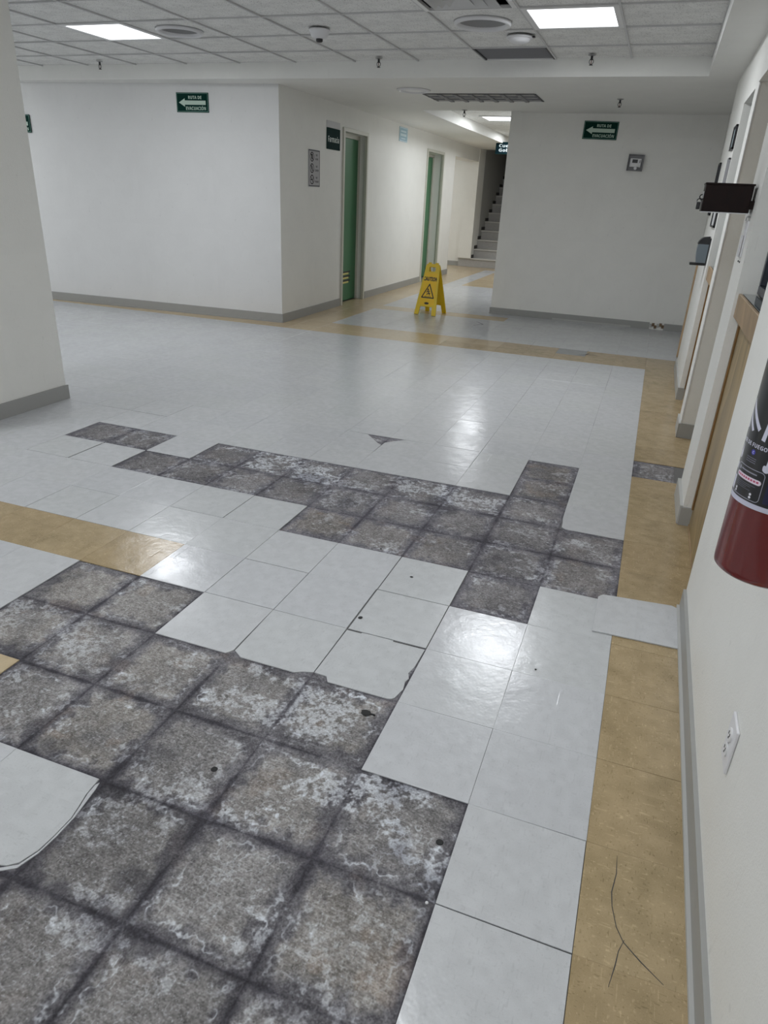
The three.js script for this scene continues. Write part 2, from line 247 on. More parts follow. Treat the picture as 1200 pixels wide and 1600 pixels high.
for (const t of tileOrder) {
  const { i, j } = t, key = i + ',' + j, w = WIDE[key] || [0, 0, 0, 0], g = 0.0003;
  const jit = () => (rnd() - 0.5) * 0.0010;
  let poly;
  if (CUSTOM[key]) poly = CUSTOM[key].map(([X, Z]) => [X * T + (X === i ? g : X === i + 1 ? -g : 0), zRow(Z) + (Z === j ? -g : Z === j + 1 ? g : 0)]);
  else poly = [[t.x0 + g + w[0] * T + jit(), t.z0 - g - w[2] * T + jit()], [t.x1 - g - w[1] * T + jit(), t.z0 - g - w[2] * T + jit()], [t.x1 - g - w[1] * T + jit(), t.z1 + g + w[3] * T + jit()], [t.x0 + g + w[0] * T + jit(), t.z1 + g + w[3] * T + jit()]];
  const geo = slabPiece(poly, (rnd() - 0.5) * 0.0003, 0.0036);
  const du = Math.floor(rnd() * 64) / 16, dv = Math.floor(rnd() * 64) / 16, turn = rnd() < 0.5;   // every tile shows another piece of the pattern
  const uv = geo.attributes.uv; for (let k = 0; k < uv.count; k++) { const a = uv.getX(k) + du, b = uv.getY(k) + dv; uv.setXY(k, turn ? b : a, turn ? a : b); }
  const c = beige(i, j) ? TILE_BEIGE : TILE_WHITE, mat = isGrey(i, j) ? tileGrey : c[Math.floor(rnd() * c.length)];
  if (t.s > 0 && drawn < 300) { part('floor_tile', geo, mat, floor); drawn++; }
  else { const k = mat.color, n = geo.attributes.position.count, col = new Float32Array(n * 3); for (let q = 0; q < n; q++) { col[3 * q] = k.r; col[3 * q + 1] = k.g; col[3 * q + 2] = k.b; } geo.setAttribute('color', new THREE.BufferAttribute(col, 3)); far.push(geo); }
}
const farTiles = tileMat(rgb(1, 1, 1), vinylTone); farTiles.vertexColors = true;
const distant = part('floor_tiling', mergeGeometries(far), farTiles, floor); distant.userData.kind = 'stuff';
part('tile_sliver', slabPiece([[-4.15, -1.985], [-4.04, -1.91], [-3.99, -1.757], [-3.981, -1.6], [-3.983, -1.415], [-4.011, -1.29], [-4.046, -1.165], [-4.055, -1.06], [-4.04, -1.03], [-4.02, -1.1], [-3.972, -1.4], [-3.968, -1.6], [-3.98, -1.77], [-4.03, -1.93], [-4.13, -2.0]].map(([X, Z]) => [X * T, -Z * T]), -0.0008, 0.003), TILE_WHITE[1], floor);
function screedCell(poly, mat, X0, X1, Z0, Z1, y) {    // poly in grid coordinates
  const g = slabPiece(poly.map(([X, Z]) => [X * T, zRow(Z)]), y, 0.0025, 0.0003), p = g.attributes.position, uv = g.attributes.uv;
  for (let k = 0; k < p.count; k++) uv.setXY(k, (p.getX(k) / T - X0) / (X1 - X0), (-p.getZ(k) / T - Z0) / (Z1 - Z0));
  return g;
}
for (const key of EXPOSED) {
  const [i, j] = key.split(',').map(Number), near = j < 3, r = i === 0 ? 0.78 : 1;
  part('exposed_screed', screedCell([[i, j], [i + r, j], [i + r, j + 1], [i, j + 1]], near ? screedNear : screedFar, ...(near ? [-8, -1, -5, 2] : [-12, 1, 3, 10]), -0.0032), near ? screedNear : screedFar, floor);
}
part('exposed_screed', screedCell([[-5.55, 8.1], [-4.6, 8.1], [-4.6, 9.0], [-5.55, 9.0]], screedFar, -12, 1, 3, 10, -0.0036), screedFar, floor);
part('exposed_screed', screedCell([[-2.2, 1.0], [-2, 1.0], [-2, 2], [-2.2, 2]], screedNear, -8, -1, -5, 2, -0.0036), screedNear, floor);
part('exposed_screed', screedCell([[-4.6, -2], [-4, -2], [-4, -1], [-4.6, -1]], screedNear, -8, -1, -5, 2, -0.0036), screedNear, floor);
for (const q of [[[-4.2, 1], [-3.8, 1], [-3.8, 1.2], [-4.2, 1.2]], [[-3.3, 1], [-2.7, 1], [-2.7, 1.2], [-3.3, 1.2]]]) part('exposed_screed', screedCell(q, screedNear, -8, -1, -5, 2, -0.0036), screedNear, floor);
// cracks across the beige tile
function ribbon(pts, w, y, m, name) { const L = [], R = []; for (let k = 0; k < pts.length; k++) { const a = pts[Math.max(0, k - 1)], b = pts[Math.min(pts.length - 1, k + 1)], dx = b[0] - a[0], dz = b[1] - a[1], l = Math.hypot(dx, dz), ww = w * (0.6 + 0.8 * rnd()) * (k === 0 || k === pts.length - 1 ? 0.4 : 1); L.push([pts[k][0] + dz / l * ww, pts[k][1] - dx / l * ww]); R.push([pts[k][0] - dz / l * ww, pts[k][1] + dx / l * ww]); } return part(name, slabPiece([...L, ...R.reverse()], y, 0.0008, 0.0001), m, floor); }
const gp = (a) => a.map(([X, Z]) => [X * T, -Z * T]);
ribbon(gp([[.245, -.05], [.25, -.22], [.225, -.4], [.235, -.52], [.275, -.68], [.33, -.78], [.45, -.88], [.6, -.985]]), 0.0009, 0.0005, M.joint, 'tile_crack');
ribbon(gp([[.335, -.76], [.30, -.86], [.285, -.97], [.25, -1.14]]), 0.0009, 0.0005, M.joint, 'tile_crack');
for (const a of [[[-7.0, 25.2], [-6.6, 24.6], [-6.9, 24.1]], [[-2.25, 20.1], [-2.0, 20.3], [-1.9, 20.75]], [[-2.0, 20.35], [-1.6, 20.35]]]) ribbon(a.map(([X, Z]) => [X * T, zRow(Z)]), 0.008, 0.0006, M.joint, 'tile_crack');

// ---------------------------------------------------------------- walls
const TOP = 2.9;
const wallLeft = structure('wall_left');
part('column', span(-4.62, -3.93, 0, TOP, -2.47, -1.55), M.wall, wallLeft);
const wallBackLeft = structure('wall_back_left');
part('wall_section', prism([[-4.16, -6.19], [-9.2, -5.93], [-9.2, -6.6], [-4.4, -6.6]], 0, TOP), M.wallDimmed, wallBackLeft);
const wallCorridor = structure('wall_corridor_left');
const XC = -4.16;
part('wall_section', span(-4.5, XC, 0, TOP, -7.90, -6.19), M.wall, wallCorridor);
part('wall_section', span(-4.5, XC, 0, TOP, -11.56, -8.76), M.wall, wallCorridor);
part('wall_section', span(-4.5, XC, 0, TOP, -13.44, -12.62), M.wall, wallCorridor);
part('lintel', span(-4.5, XC, 2.17, TOP, -8.76, -7.90), M.wall, wallCorridor);
part('lintel', span(-4.5, XC, 2.17, TOP, -12.62, -11.56), M.wall, wallCorridor);
part('lintel', span(-4.5, XC, 2.205, TOP, -15.41, -13.44), M.wall, wallCorridor);
part('pier', span(-4.46, XC + 0.01, 0.19, TOP, -16.0, -15.41), M.wall, wallCorridor);
part('niche_wall', span(-7.5, -4.46, 0, TOP, -15.9, -15.55), M.wall, wallCorridor);
part('niche_wall', span(-7.5, -7.3, 0, TOP, -15.6, -13.2), M.wall, wallCorridor);
part('niche_wall', span(-7.5, -4.5, 0, TOP, -13.44, -13.2), M.wall, wallCorridor);
const wallBackRight = structure('wall_back_right');
part('wall_section', span(-2.145, 1.1, 0, TOP, -11.3, -8.575), M.wallBrightened, wallBackRight);
part('wall_section', span(-1.4, -1.1, 0, TOP, -16, -11.3), M.wall, wallBackRight);
const wallStair = structure('wall_stairwell');
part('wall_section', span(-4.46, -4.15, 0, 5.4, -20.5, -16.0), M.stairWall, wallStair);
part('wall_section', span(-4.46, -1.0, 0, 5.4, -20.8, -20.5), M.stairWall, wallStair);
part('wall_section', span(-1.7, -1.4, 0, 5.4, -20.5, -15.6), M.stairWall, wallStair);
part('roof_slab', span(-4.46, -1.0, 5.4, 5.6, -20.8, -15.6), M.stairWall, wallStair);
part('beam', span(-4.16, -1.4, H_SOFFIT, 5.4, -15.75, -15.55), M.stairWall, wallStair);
const wallRight = structure('wall_right');
part('wall_section', span(0.25, 0.9, 0, TOP, -1.30, 3.4), M.wall, wallRight);
part('lintel', span(0.25, 0.9, 2.11, TOP, -2.15, -1.30), M.wall, wallRight);
part('pier', span(0.252, 0.9, 0, TOP, -2.55, -2.15), M.wall, wallRight);
part('lintel', span(0.26, 0.9, 2.13, TOP, -3.71, -2.55), M.wall, wallRight);
part('pier', span(0.270, 0.9, 0, TOP, -3.97, -3.71), M.wall, wallRight);
part('lintel', span(0.28, 0.9, 2.15, TOP, -4.83, -3.97), M.wall, wallRight);
part('pier', span(0.280, 0.9, 0, TOP, -6.17, -4.83), M.wall, wallRight);
part('wall_section', span(0.395, 1.1, 0, TOP, -8.58, -6.17), M.wall, wallRight);
part('recess_back', span(0.9, 1.0, 0, TOP, -6.2, -1.2), M.wall, wallRight);
const wallFront = structure('wall_front');
part('wall_section', span(-9.2, 1.0, 0, TOP, 3.4, 3.6), M.wall, wallFront);
const wallFarLeft = structure('wall_far_left');
part('wall_section', span(-9.4, -9.2, 0, TOP, -6.6, 3.4), M.wall, wallFarLeft);
// cove base, 9 cm, thicker at the foot
function cove(poly, h, m, parent) { part('baseboard_strip', prism(poly, 0.0005, h), m, parent); }
const bbL = structure('baseboard_left'); cove([[-3.93, -1.538], [-3.918, -1.538], [-3.918, -2.482], [-3.93, -2.482]], 0.10, M.base, bbL); cove([[-3.93, -2.482], [-3.93, -2.47], [-4.62, -2.47], [-4.62, -2.482]], 0.10, M.base, bbL); cove([[-3.93, -1.538], [-3.93, -1.55], [-4.62, -1.55], [-4.62, -1.538]], 0.10, M.base, bbL);
const bbBL = structure('baseboard_back_left'); cove([[-4.15, -6.18], [-4.15, -6.192], [-9.2, -5.93], [-9.2, -5.918]], 0.10, M.base, bbBL);
part('baseboard_foot', prism([[-4.145, -6.165], [-4.145, -6.192], [-9.2, -5.93], [-9.2, -5.903]], 0.0005, 0.02), M.base, bbBL);
const bbC = structure('baseboard_corridor'); for (const [a, b] of [[-7.87, -6.185], [-11.52, -8.80], [-13.44, -12.66]]) cove([[XC, a], [XC + 0.012, a], [XC + 0.012, b], [XC, b]], 0.10, M.base, bbC);
cove([[-7.3, -15.55], [-7.3, -15.535], [-4.46, -15.535], [-4.46, -15.55]], 0.10, M.base, bbC);
const bbBR = structure('baseboard_back_right');
cove([[-2.157, -8.575], [-2.157, -8.562], [-0.02, -8.562], [-0.02, -8.575]], 0.085, M.base, bbBR); cove([[0.16, -8.575], [0.16, -8.562], [0.395, -8.562], [0.395, -8.575]], 0.085, M.base, bbBR);
part('baseboard_foot', span(-2.157, -1.3, 0.0005, 0.018, -8.562, -8.548), M.base, bbBR); part('baseboard_foot', span(-1.28, -0.25, 0.0005, 0.02, -8.562, -8.548), M.baseLight, bbBR);
for (let k = 0; k < 6; k++) part('broken_plaster', slabPiece([[-0.02 + k * .03, -8.575], [-0.02 + k * .03, -8.563 + rnd() * .006], [0.012 + k * .03, -8.562 + rnd() * .006], [0.012 + k * .03, -8.575]], 0.045 + rnd() * 0.04, 0.04), k % 3 ? M.baseBroken : M.baseLight, bbBR);
cove([[-2.157, -8.575], [-2.145, -8.575], [-2.145, -11.3], [-2.157, -11.3]], 0.085, M.base, bbBR);
const bbR = structure('baseboard_right');
cove([[0.25, 3.4], [0.238, 3.4], [0.238, -1.29], [0.25, -1.29]], 0.085, M.base, bbR); part('baseboard_foot', span(0.2285, 0.238, 0.0005, 0.012, -1.29, 3.4), M.baseLight, bbR);
cove([[0.252, -2.15], [0.238, -2.15], [0.234, -2.56], [0.252, -2.56]], 0.10, M.baseLight, bbR); cove([[0.244, -2.138], [0.244, -2.15], [0.31, -2.15], [0.31, -2.138]], 0.095, M.base, bbR);
cove([[0.258, -3.70], [0.258, -3.71], [0.42, -3.71], [0.42, -3.695]], 0.10, M.base, bbR); cove([[0.256, -3.695], [0.270, -3.71], [0.270, -3.97], [0.256, -3.97]], 0.10, M.baseLight, bbR);
cove([[0.27, -4.818], [0.27, -4.83], [0.33, -4.83], [0.33, -4.818]], 0.10, M.base, bbR); cove([[0.268, -4.825], [0.28, -4.825], [0.28, -6.14], [0.268, -6.14]], 0.10, M.baseLight, bbR); cove([[0.272, -6.13], [0.272, -6.185], [0.31, -6.185], [0.31, -6.13]], 0.12, M.base, bbR);

// ---------------------------------------------------------------- ceilings
const ceiling = structure('ceiling');
part('slab', span(-9.4, 1.1, TOP, TOP + 0.15, -16, 3.6), M.soffit, ceiling);
const GX = []; for (let k = 0; k <= 14; k++) GX.push(0.03 - k * CELL);
const GZ = [-5.85]; for (let z = -5.325; z < 3.5; z += CELL) GZ.push(z); GZ.push(3.4);
const fixtureCells = new Set();
const cellOf = (x, z) => { let a = -1, b = -1; for (let k = 0; k < GX.length - 1; k++) if (x < GX[k] && x > GX[k + 1]) a = k; for (let k = 0; k < GZ.length - 1; k++) if (z > GZ[k] && z < GZ[k + 1]) b = k; return a + ',' + b; };
for (const [, x, z] of PANELS) fixtureCells.add(cellOf(x, z)); for (const [x, z] of PANELS_UNSEEN) fixtureCells.add(cellOf(x, z));
fixtureCells.add(cellOf(-1.55, -5.6)); fixtureCells.add(cellOf(-1.55, -3.7));
const ROUND = [[-1.57, -4.44, 0.205], [-4.10, -4.40, 0.19]];
const holeCells = {}; for (const [x, z, r] of ROUND) { const c = cellOf(x, z); holeCells[c] = [x, z, r]; }
const unseenCeil = [];
for (let a = 0; a < GX.length - 1; a++) for (let b = 0; b < GZ.length - 1; b++) {
  const key = a + ',' + b; if (fixtureCells.has(key)) continue;
  const x1 = GX[a] - 0.002, x0 = GX[a + 1] + 0.002, z0 = GZ[b] + 0.002, z1 = GZ[b + 1] - 0.002;
  let g = rbox(x1 - x0, 0.015, z1 - z0, 0.002, 1); g.translate((x0 + x1) / 2, H_CEIL + 0.0115 + 0.0075 + (rnd() - 0.5) * 0.002, (z0 + z1) / 2);
  if (holeCells[key]) { const [hx, hz, r] = holeCells[key], s = new THREE.Shape([[x0, -z0], [x1, -z0], [x1, -z1], [x0, -z1]].map((p) => new THREE.Vector2(...p))); const h = new THREE.Path(); h.absarc(hx, -hz, r - 0.03, 0, Math.PI * 2); s.holes.push(h); g = new THREE.ExtrudeGeometry(s, { depth: 0.015, bevelEnabled: false, curveSegments: 40 }); g.rotateX(-Math.PI / 2); g.translate(0, H_CEIL + 0.0115, 0); }
  uvBox(g);
  if (z0 < -2.5) part('ceiling_tile', g, M.acoustic, ceiling); else { const n = g.index ? g.toNonIndexed() : g; unseenCeil.push(n); }
}
const more = part('ceiling_tiling', mergeGeometries(unseenCeil), M.acoustic, ceiling); more.userData.kind = 'stuff';
for (const x of GX) part('grid_bar', rspan(x - 0.0075, x + 0.0075, H_CEIL, H_CEIL + 0.011, -5.85, 3.4, 0.001), x === GX[0] || Math.abs(x + 0.605) < .01 ? M.gridLight : M.grid, ceiling);
for (const z of GZ.slice(1)) part('grid_bar', rspan(-8.86, 0.03, H_CEIL + 0.001, H_CEIL + 0.011, z - 0.007, z + 0.007, 0.001), M.grid, ceiling);
const soffit = structure('ceiling_001');
part('soffit_panel', span(0.03, 1.0, H_SOFFIT, TOP, -5.85, 3.4), M.soffit, soffit);
part('soffit_panel', prism([[1.1, -5.85], [-9.2, -5.85], [-9.2, -6.4], [-4.16, -6.4], [-4.16, -8.40], [-2.0, -8.40], [-2.0, -8.6], [1.1, -8.6]], H_SOFFIT, TOP), M.soffit, soffit);
part('soffit_panel', span(-4.16, -3.28, H_SOFFIT, TOP, -15.6, -8.40), M.soffit, soffit);
part('soffit_panel', span(-3.28, -1.4, H_SOFFIT, TOP, -15.6, -15.2), M.soffit, soffit);
part('soffit_panel', span(-9.2, -8.86, H_SOFFIT, TOP, -5.85, 3.4), M.soffit, soffit);
part('corridor_ceiling', span(-3.28, -1.2, H_CEIL + 0.014, H_CEIL + 0.03, -15.2, -8.40), M.acoustic, soffit);
part('niche_ceiling', span(-7.5, -4.5, H_CEIL + 0.014, H_CEIL + 0.05, -15.6, -13.3), M.soffit, soffit);

// ---------------------------------------------------------------- lamps
function ceilingPanel(label, x, z, strength = 1, group = 'square ceiling light panels', w = 0.59) {
  const t = thing('ceiling_light', label, 'ceiling light', [x, H_CEIL, z], 0, group);
  const f = w / 2 + 0.018, r = w / 2 - 0.02;
  for (const s of [-1, 1]) { part('frame', rspan(-f, f, 0, 0.05, s > 0 ? r : -f, s > 0 ? f : -r, 0.002), M.whiteMetal, t); part('frame', rspan(s > 0 ? r : -f, s > 0 ? f : -r, 0, 0.05, -r, r, 0.002), M.whiteMetal, t); }
  part('diffuser', rspan(-r - .01, r + .01, 0.005, 0.012, -r - .01, r + .01, 0.002), M.glow, t);
  part('housing', span(-r - 0.01, r + 0.01, 0.03, 0.05, -r - .01, r + .01), M.whiteMetal, t);
  const l = new THREE.RectAreaLight(LAMP_COLOR, strength * (z < -8 ? CORRIDOR_LIGHT : PANEL_LIGHT), 2 * r, 2 * r); l.position.set(0, 0.0, 0); l.rotation.x = -Math.PI / 2; t.add(l);
  return t;
}
for (const [label, x, z, k] of PANELS) ceilingPanel(label, x, z, k);
for (const [x, z, k] of PANELS_UNSEEN) ceilingPanel('flat square ceiling panel, unseen and added to light the rooms', x, z, k, 'unseen ceiling panels added for light');

// ---------------------------------------------------------------- doors of the corridor
function door(name, z0, z1, xd, slotMat, label) {
  const d = structure(name), f = 0.045;
  part('door_frame', rspan(XC - 0.02, XC + 0.02, 0, 2.215, z1 - f, z1 + 0.002, .003), M.frame, d); part('door_frame', rspan(XC - 0.02, XC + 0.02, 0, 2.215, z0 - 0.002, z0 + f, .003), M.frame, d);
  part('door_frame', rspan(XC - 0.02, XC + 0.02, 2.17, 2.215, z0 + f, z1 - f, .003), M.frame, d);
  part('door_stop', rspan(xd - 0.05, xd + 0.018, 2.12, 2.17, z0, z1, .003), M.frame, d); part('door_stop', rspan(xd - 0.05, xd + 0.018, 0, 2.12, z0, z0 + 0.035, .003), M.frame, d); part('door_stop', rspan(xd - 0.05, xd + 0.018, 0, 2.12, z1 - 0.035, z1, .003), M.frame, d);
  const leaf = part('door_leaf', rspan(xd - 0.04, xd, 0.012, 2.118, z0 + 0.036, z1 - 0.036, .002), M.green, d);
  const c = (z0 + z1) / 2 + 0.02;
  for (let k = 0; k < 3; k++) {
    part('louvre_slot', rspan(xd - 0.002, xd + 0.004, 0.27 + k * 0.06, 0.295 + k * 0.06, c - 0.22, c + 0.25, .001), M.black, leaf);
    if (slotMat) part('slot_light_strip', rspan(xd, xd + 0.014, 0.252 + k * 0.06, 0.274 + k * 0.06, c - 0.14, c + 0.25, .002), slotMat, leaf);  // yellow strips painted for the light showing through the slots
  }
  part('door_knob', new THREE.SphereGeometry(0.028, 20, 14), M.chrome, leaf, [xd + 0.05, 1.0, z1 - 0.11]); part('knob_stem', cyl(0.012, 0.012, 0.05, 16), M.chrome, leaf, [xd + 0.025, 1.0, z1 - 0.11], [0, 0, Math.PI / 2]);
}
door('door_1', -8.76, -7.90, -4.285, M.slotLightPaint); door('door_2', -12.62, -11.56, -4.36, null);

// ---------------------------------------------------------------- stairs
const stairs = thing('staircase', 'grey straight stair climbing away at the far end of the corridor', 'stairs', [-2.9, 0, -15.45]);
const zs = [-15.45, -15.66, -15.94, -16.24, -16.56, -16.88, -17.2, -17.52, -17.84, -18.16, -18.48, -18.8, -19.12];
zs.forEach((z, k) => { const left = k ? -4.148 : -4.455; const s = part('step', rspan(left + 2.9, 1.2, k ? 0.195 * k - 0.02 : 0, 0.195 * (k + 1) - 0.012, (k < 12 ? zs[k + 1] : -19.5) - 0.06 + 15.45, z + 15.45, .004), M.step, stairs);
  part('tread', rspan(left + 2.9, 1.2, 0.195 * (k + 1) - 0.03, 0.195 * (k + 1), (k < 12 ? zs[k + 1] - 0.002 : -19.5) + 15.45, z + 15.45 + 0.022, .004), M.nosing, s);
  part('tread_corner_mark', rspan(-1.25, -1.233, 0.195 * (k + 1), 0.195 * (k + 1) + 0.07, (k < 12 ? zs[k + 1] : -19.4) + 15.47, z + 15.45 - 0.004, .002), M.treadMark, s); });  // dark marks where each tread meets the wall

// ---------------------------------------------------------------- ceiling fittings
function roundGrille(label, x, z, r, group) {
  const t = thing('round_ceiling_fitting', label, 'ceiling fitting', [x, H_CEIL, z], 0, group);
  part('rim', lathe([[r - 0.035, 0.01], [r - 0.03, -0.012], [r - 0.01, -0.016], [r, -0.004], [r + 0.002, 0.011], [r - 0.035, 0.011]], 56), M.whitePlastic, t);
  part('reflector_cone', lathe([[r - 0.034, 0.008], [r * 0.55, 0.09], [0.01, 0.1], [0.0, 0.1]], 48), M.coneGrey, t);
  part('lamp_holder', lathe([[0, 0.05], [r * 0.25, 0.05], [r * 0.28, 0.06], [r * 0.28, 0.098], [0, 0.098]], 32), M.whitePlastic, t, [-0.01, 0, 0.02]);
  return t;
}
roundGrille('round white rimmed fitting between the return grille and the right light panel', ROUND[0][0], ROUND[0][1], ROUND[0][2], 'round recessed ceiling fittings');
roundGrille('round recessed fitting beside the left light panel', ROUND[1][0], ROUND[1][1], ROUND[1][2], 'round recessed ceiling fittings');
{ const t = thing('round_ceiling_fitting', 'shallow round white fitting on the low soffit left of the louvred lamp', 'ceiling fitting', [-2.80, H_SOFFIT, -6.62], 0, 'round recessed ceiling fittings');
  part('rim', lathe([[0.13, 0], [0.135, -0.014], [0.155, -0.018], [0.175, -0.006], [0.178, 0], [0.13, 0]], 48), M.whitePlastic, t); part('lens', lathe([[0, -0.012], [0.09, -0.011], [0.13, -0.003], [0.13, 0], [0, 0]], 40), M.whiteMetal, t); }
{ const t = thing('dome_detector', 'small white dome on the ceiling next to the right light panel', 'detector', [-1.385, H_CEIL, -4.89]);
  part('base', lathe([[0, 0], [0.1, 0], [0.1, -0.012], [0.09, -0.016], [0, -0.016]], 40), M.whitePlastic, t); part('dome', lathe([[0.085, -0.016], [0.075, -0.032], [0.05, -0.044], [0, -0.05]], 40), M.whitePlastic, t); part('clip', rbox(0.02, 0.012, 0.03, .003), M.darkMetal, t, [0.11, -0.006, 0.01]); }
{ const t = thing('smoke_detector', 'cream cone shaped smoke detector with a dark tip, hung from the ceiling tiles', 'smoke detector', [-2.87, H_CEIL, -4.47]);
  part('body', lathe([[0, 0], [0.082, 0], [0.082, -0.01], [0.06, -0.05], [0.034, -0.062], [0, -0.062]], 40), M.whitePlastic, t); part('sensor_tip', lathe([[0.026, -0.062], [0.026, -0.078], [0.018, -0.084], [0, -0.084]], 28), M.darkMetal, t); }
function sprinkler(label, x, y, z) {
  const t = thing('fire_sprinkler', label, 'sprinkler', [x, y, z], 0, 'ceiling sprinkler heads');
  part('escutcheon', lathe([[0, 0], [0.034, 0], [0.03, -0.006], [0.014, -0.01], [0, -0.01]], 28), M.chrome, t); part('stem', cyl(0.010, 0.009, 0.03, 16), M.darkMetal, t, [0, -0.022, 0]);
  for (const s of [-1, 1]) part('yoke_arm', tube([[s * 0.009, -0.03, 0], [s * 0.017, -0.045, 0], [s * 0.012, -0.062, 0], [0, -0.07, 0]], 0.0028, 12, 6), M.darkMetal, t);
  part('glass_bulb', cyl(0.003, 0.003, 0.03, 8), M.red, t, [0, -0.052, 0]); part('deflector', cyl(0.017, 0.015, 0.003, 20), M.darkMetal, t, [0, -0.073, 0]);
}
sprinkler('sprinkler head at the ceiling edge above the left evacuation sign', -5.95, H_CEIL, -5.60); sprinkler('sprinkler head at the ceiling edge above the corridor corner, beyond the smoke detector', -2.83, H_CEIL, -5.66); sprinkler('sprinkler head below the right light panel at the ceiling edge', -0.915, H_CEIL, -5.66);
sprinkler('sprinkler head on the low soffit above the right evacuation sign', -0.75, H_SOFFIT, -7.27); sprinkler('sprinkler head on the soffit by the corridor light panel', -2.69, H_SOFFIT, -8.33);
{ const x = (GX[2] + GX[3]) / 2, z0 = -5.85, z1 = GZ[1], t = thing('return_grille', 'flat grey return air grille set in the ceiling at its edge', 'air grille', [x, H_CEIL, (z0 + z1) / 2]); const hx = CELL / 2 - 0.012, hz = (z1 - z0) / 2 - 0.004;
  for (const s of [-1, 1]) { part('frame', rspan(-hx, hx, 0.0, 0.02, s * hz - 0.012, s * hz + 0.008, .002), s < 0 ? M.whiteMetal : M.grille, t); part('frame', rspan(s * hx - 0.01, s * hx + 0.01, 0.0, 0.02, -hz, hz, .002), M.darkMetal, t); }
  part('core', span(-hx, hx, 0.02, 0.03, -hz, hz), M.grille, t);
  const b = []; for (let k = 1; k < 36; k++) { const g = box(2 * hx - 0.02, 0.002, 0.011); g.rotateX(0.7); g.translate(0, 0.013, -hz + k * 2 * hz / 36); b.push(g); } const bl = part('fine_blade', mergeGeometries(b), M.grille, t); bl.userData.kind = 'stuff'; }
{ const x = (GX[2] + GX[3]) / 2, z = -3.74, t = thing('air_diffuser', 'square stepped air diffuser at the top edge, in front of the round fitting', 'air diffuser', [x, H_CEIL, z]);
  const ring = (r, w, y, h, m, n) => { for (const s of [-1, 1]) { part(n, rspan(-r, r, y, y + h, s * r - w / 2, s * r + w / 2, .002), m, t); part(n, rspan(s * r - w / 2, s * r + w / 2, y, y + h, -r, r, .002), m, t); } };
  ring(0.295, 0.03, -0.004, 0.02, M.whiteMetal, 'outer_frame');
  for (const [r, y] of [[0.225, -0.012], [0.155, -0.02], [0.085, -0.028]]) for (let s = 0; s < 4; s++) { const g = new THREE.BufferGeometry(), a = r, b = r - 0.06, yt = y + 0.045; g.setAttribute('position', new THREE.Float32BufferAttribute([-a, y, a, a, y, a, b, yt, b, -a, y, a, b, yt, b, -b, yt, b, -a, y + .003, a, b, yt + .003, b, a, y + .003, a, -a, y + .003, a, -b, yt + .003, b, b, yt + .003, b], 3)); g.setAttribute('uv', new THREE.Float32BufferAttribute(new Array(24).fill(0), 2)); g.computeVertexNormals(); part('cone_vane', g, M.gridLight, t, [0, 0, 0], [0, s * Math.PI / 2, 0]); }
  part('duct_throat', span(-0.3, 0.3, 0.06, 0.08, -0.3, 0.3), M.throat, t); }
{ const t = thing('louvre_lamp', 'unlit ceiling lamp with a dark metal louvre on the low soffit', 'ceiling lamp', [-2.18, H_SOFFIT, -7.19]); const hx = 0.6, hz = 0.29;
  for (const s of [-1, 1]) { part('frame', rspan(-hx, hx, -0.006, 0.0, s * hz - 0.015, s * hz + 0.015, .001), s < 0 ? M.whiteMetal : M.darkMetal, t); part('frame', rspan(s * hx - 0.012, s * hx + 0.012, -0.006, 0.0, -hz, hz, .001), M.darkMetal, t); }
  part('reflector', span(-hx, hx, -0.0025, -0.0005, -hz, hz), M.coneGrey, t);
  for (let k = 1; k < 7; k++) part('cross_louvre', rspan(-hx + k * 1.2 / 7 - 0.022, -hx + k * 1.2 / 7 + 0.022, -0.014, -0.002, -hz, hz, .003), M.grille, t); for (const z of [-0.1, 0.1]) part('louvre_rail', rspan(-hx, hx, -0.014, -0.002, z - 0.012, z + 0.012, .003), M.grille, t); }

// ---------------------------------------------------------------- signs
function plate(name, label, category, w, h, tex, edge, pos, rotY, group, d = 0.008) {
  const t = thing(name, label, category, pos, rotY, group);
  part('board', rbox(w, h, d, 0.002), edge, t, [0, 0, d / 2]);
  part('printed_face', new THREE.PlaneGeometry(w - 0.004, h - 0.004), phy({ map: tex, roughness: 0.75, specularIntensity: 0.2 }), t, [0, 0, d + 0.0006]);
  return t;
}
const evac = canvas(512, 256, (x, w, h) => {
  x.fillStyle = '#08312a'; x.fillRect(0, 0, w, h); x.strokeStyle = '#8fb0a4'; x.lineWidth = 5; x.strokeRect(9, 9, w - 18, h - 18);
  x.fillStyle = '#c3d6c9'; x.beginPath(); x.moveTo(38, 130); x.lineTo(135, 74); x.lineTo(135, 102); x.lineTo(470, 102); x.lineTo(470, 158); x.lineTo(135, 158); x.lineTo(135, 186); x.closePath(); x.fill();
  x.textAlign = 'center'; x.textBaseline = 'middle'; x.font = 'bold 58px sans-serif'; x.fillText('RUTA DE', 300, 62, 220); x.font = 'bold 60px sans-serif'; x.fillText('EVACUACIÓN', 310, 206, 330);
});
const wallTurn = Math.atan2(0.26, 5.04);
plate('evacuation_sign', 'green evacuation route sign with a left arrow on the left back wall', 'sign', 0.40, 0.19, evac, M.signGreen, [-5.197, 2.278, -6.137], wallTurn, 'green evacuation signs');
plate('evacuation_sign', 'green evacuation route sign with a left arrow above the thermostat', 'sign', 0.41, 0.197, evac, M.signGreen, [-1.022, 2.281, -8.574], 0, 'green evacuation signs').rotation.z = -0.02;
plate('evacuation_sign', 'green sign half hidden behind the near left wall', 'sign', 0.40, 0.19, evac, M.signGreen, [-7.612, 2.035, -6.006], wallTurn, 'green evacuation signs');
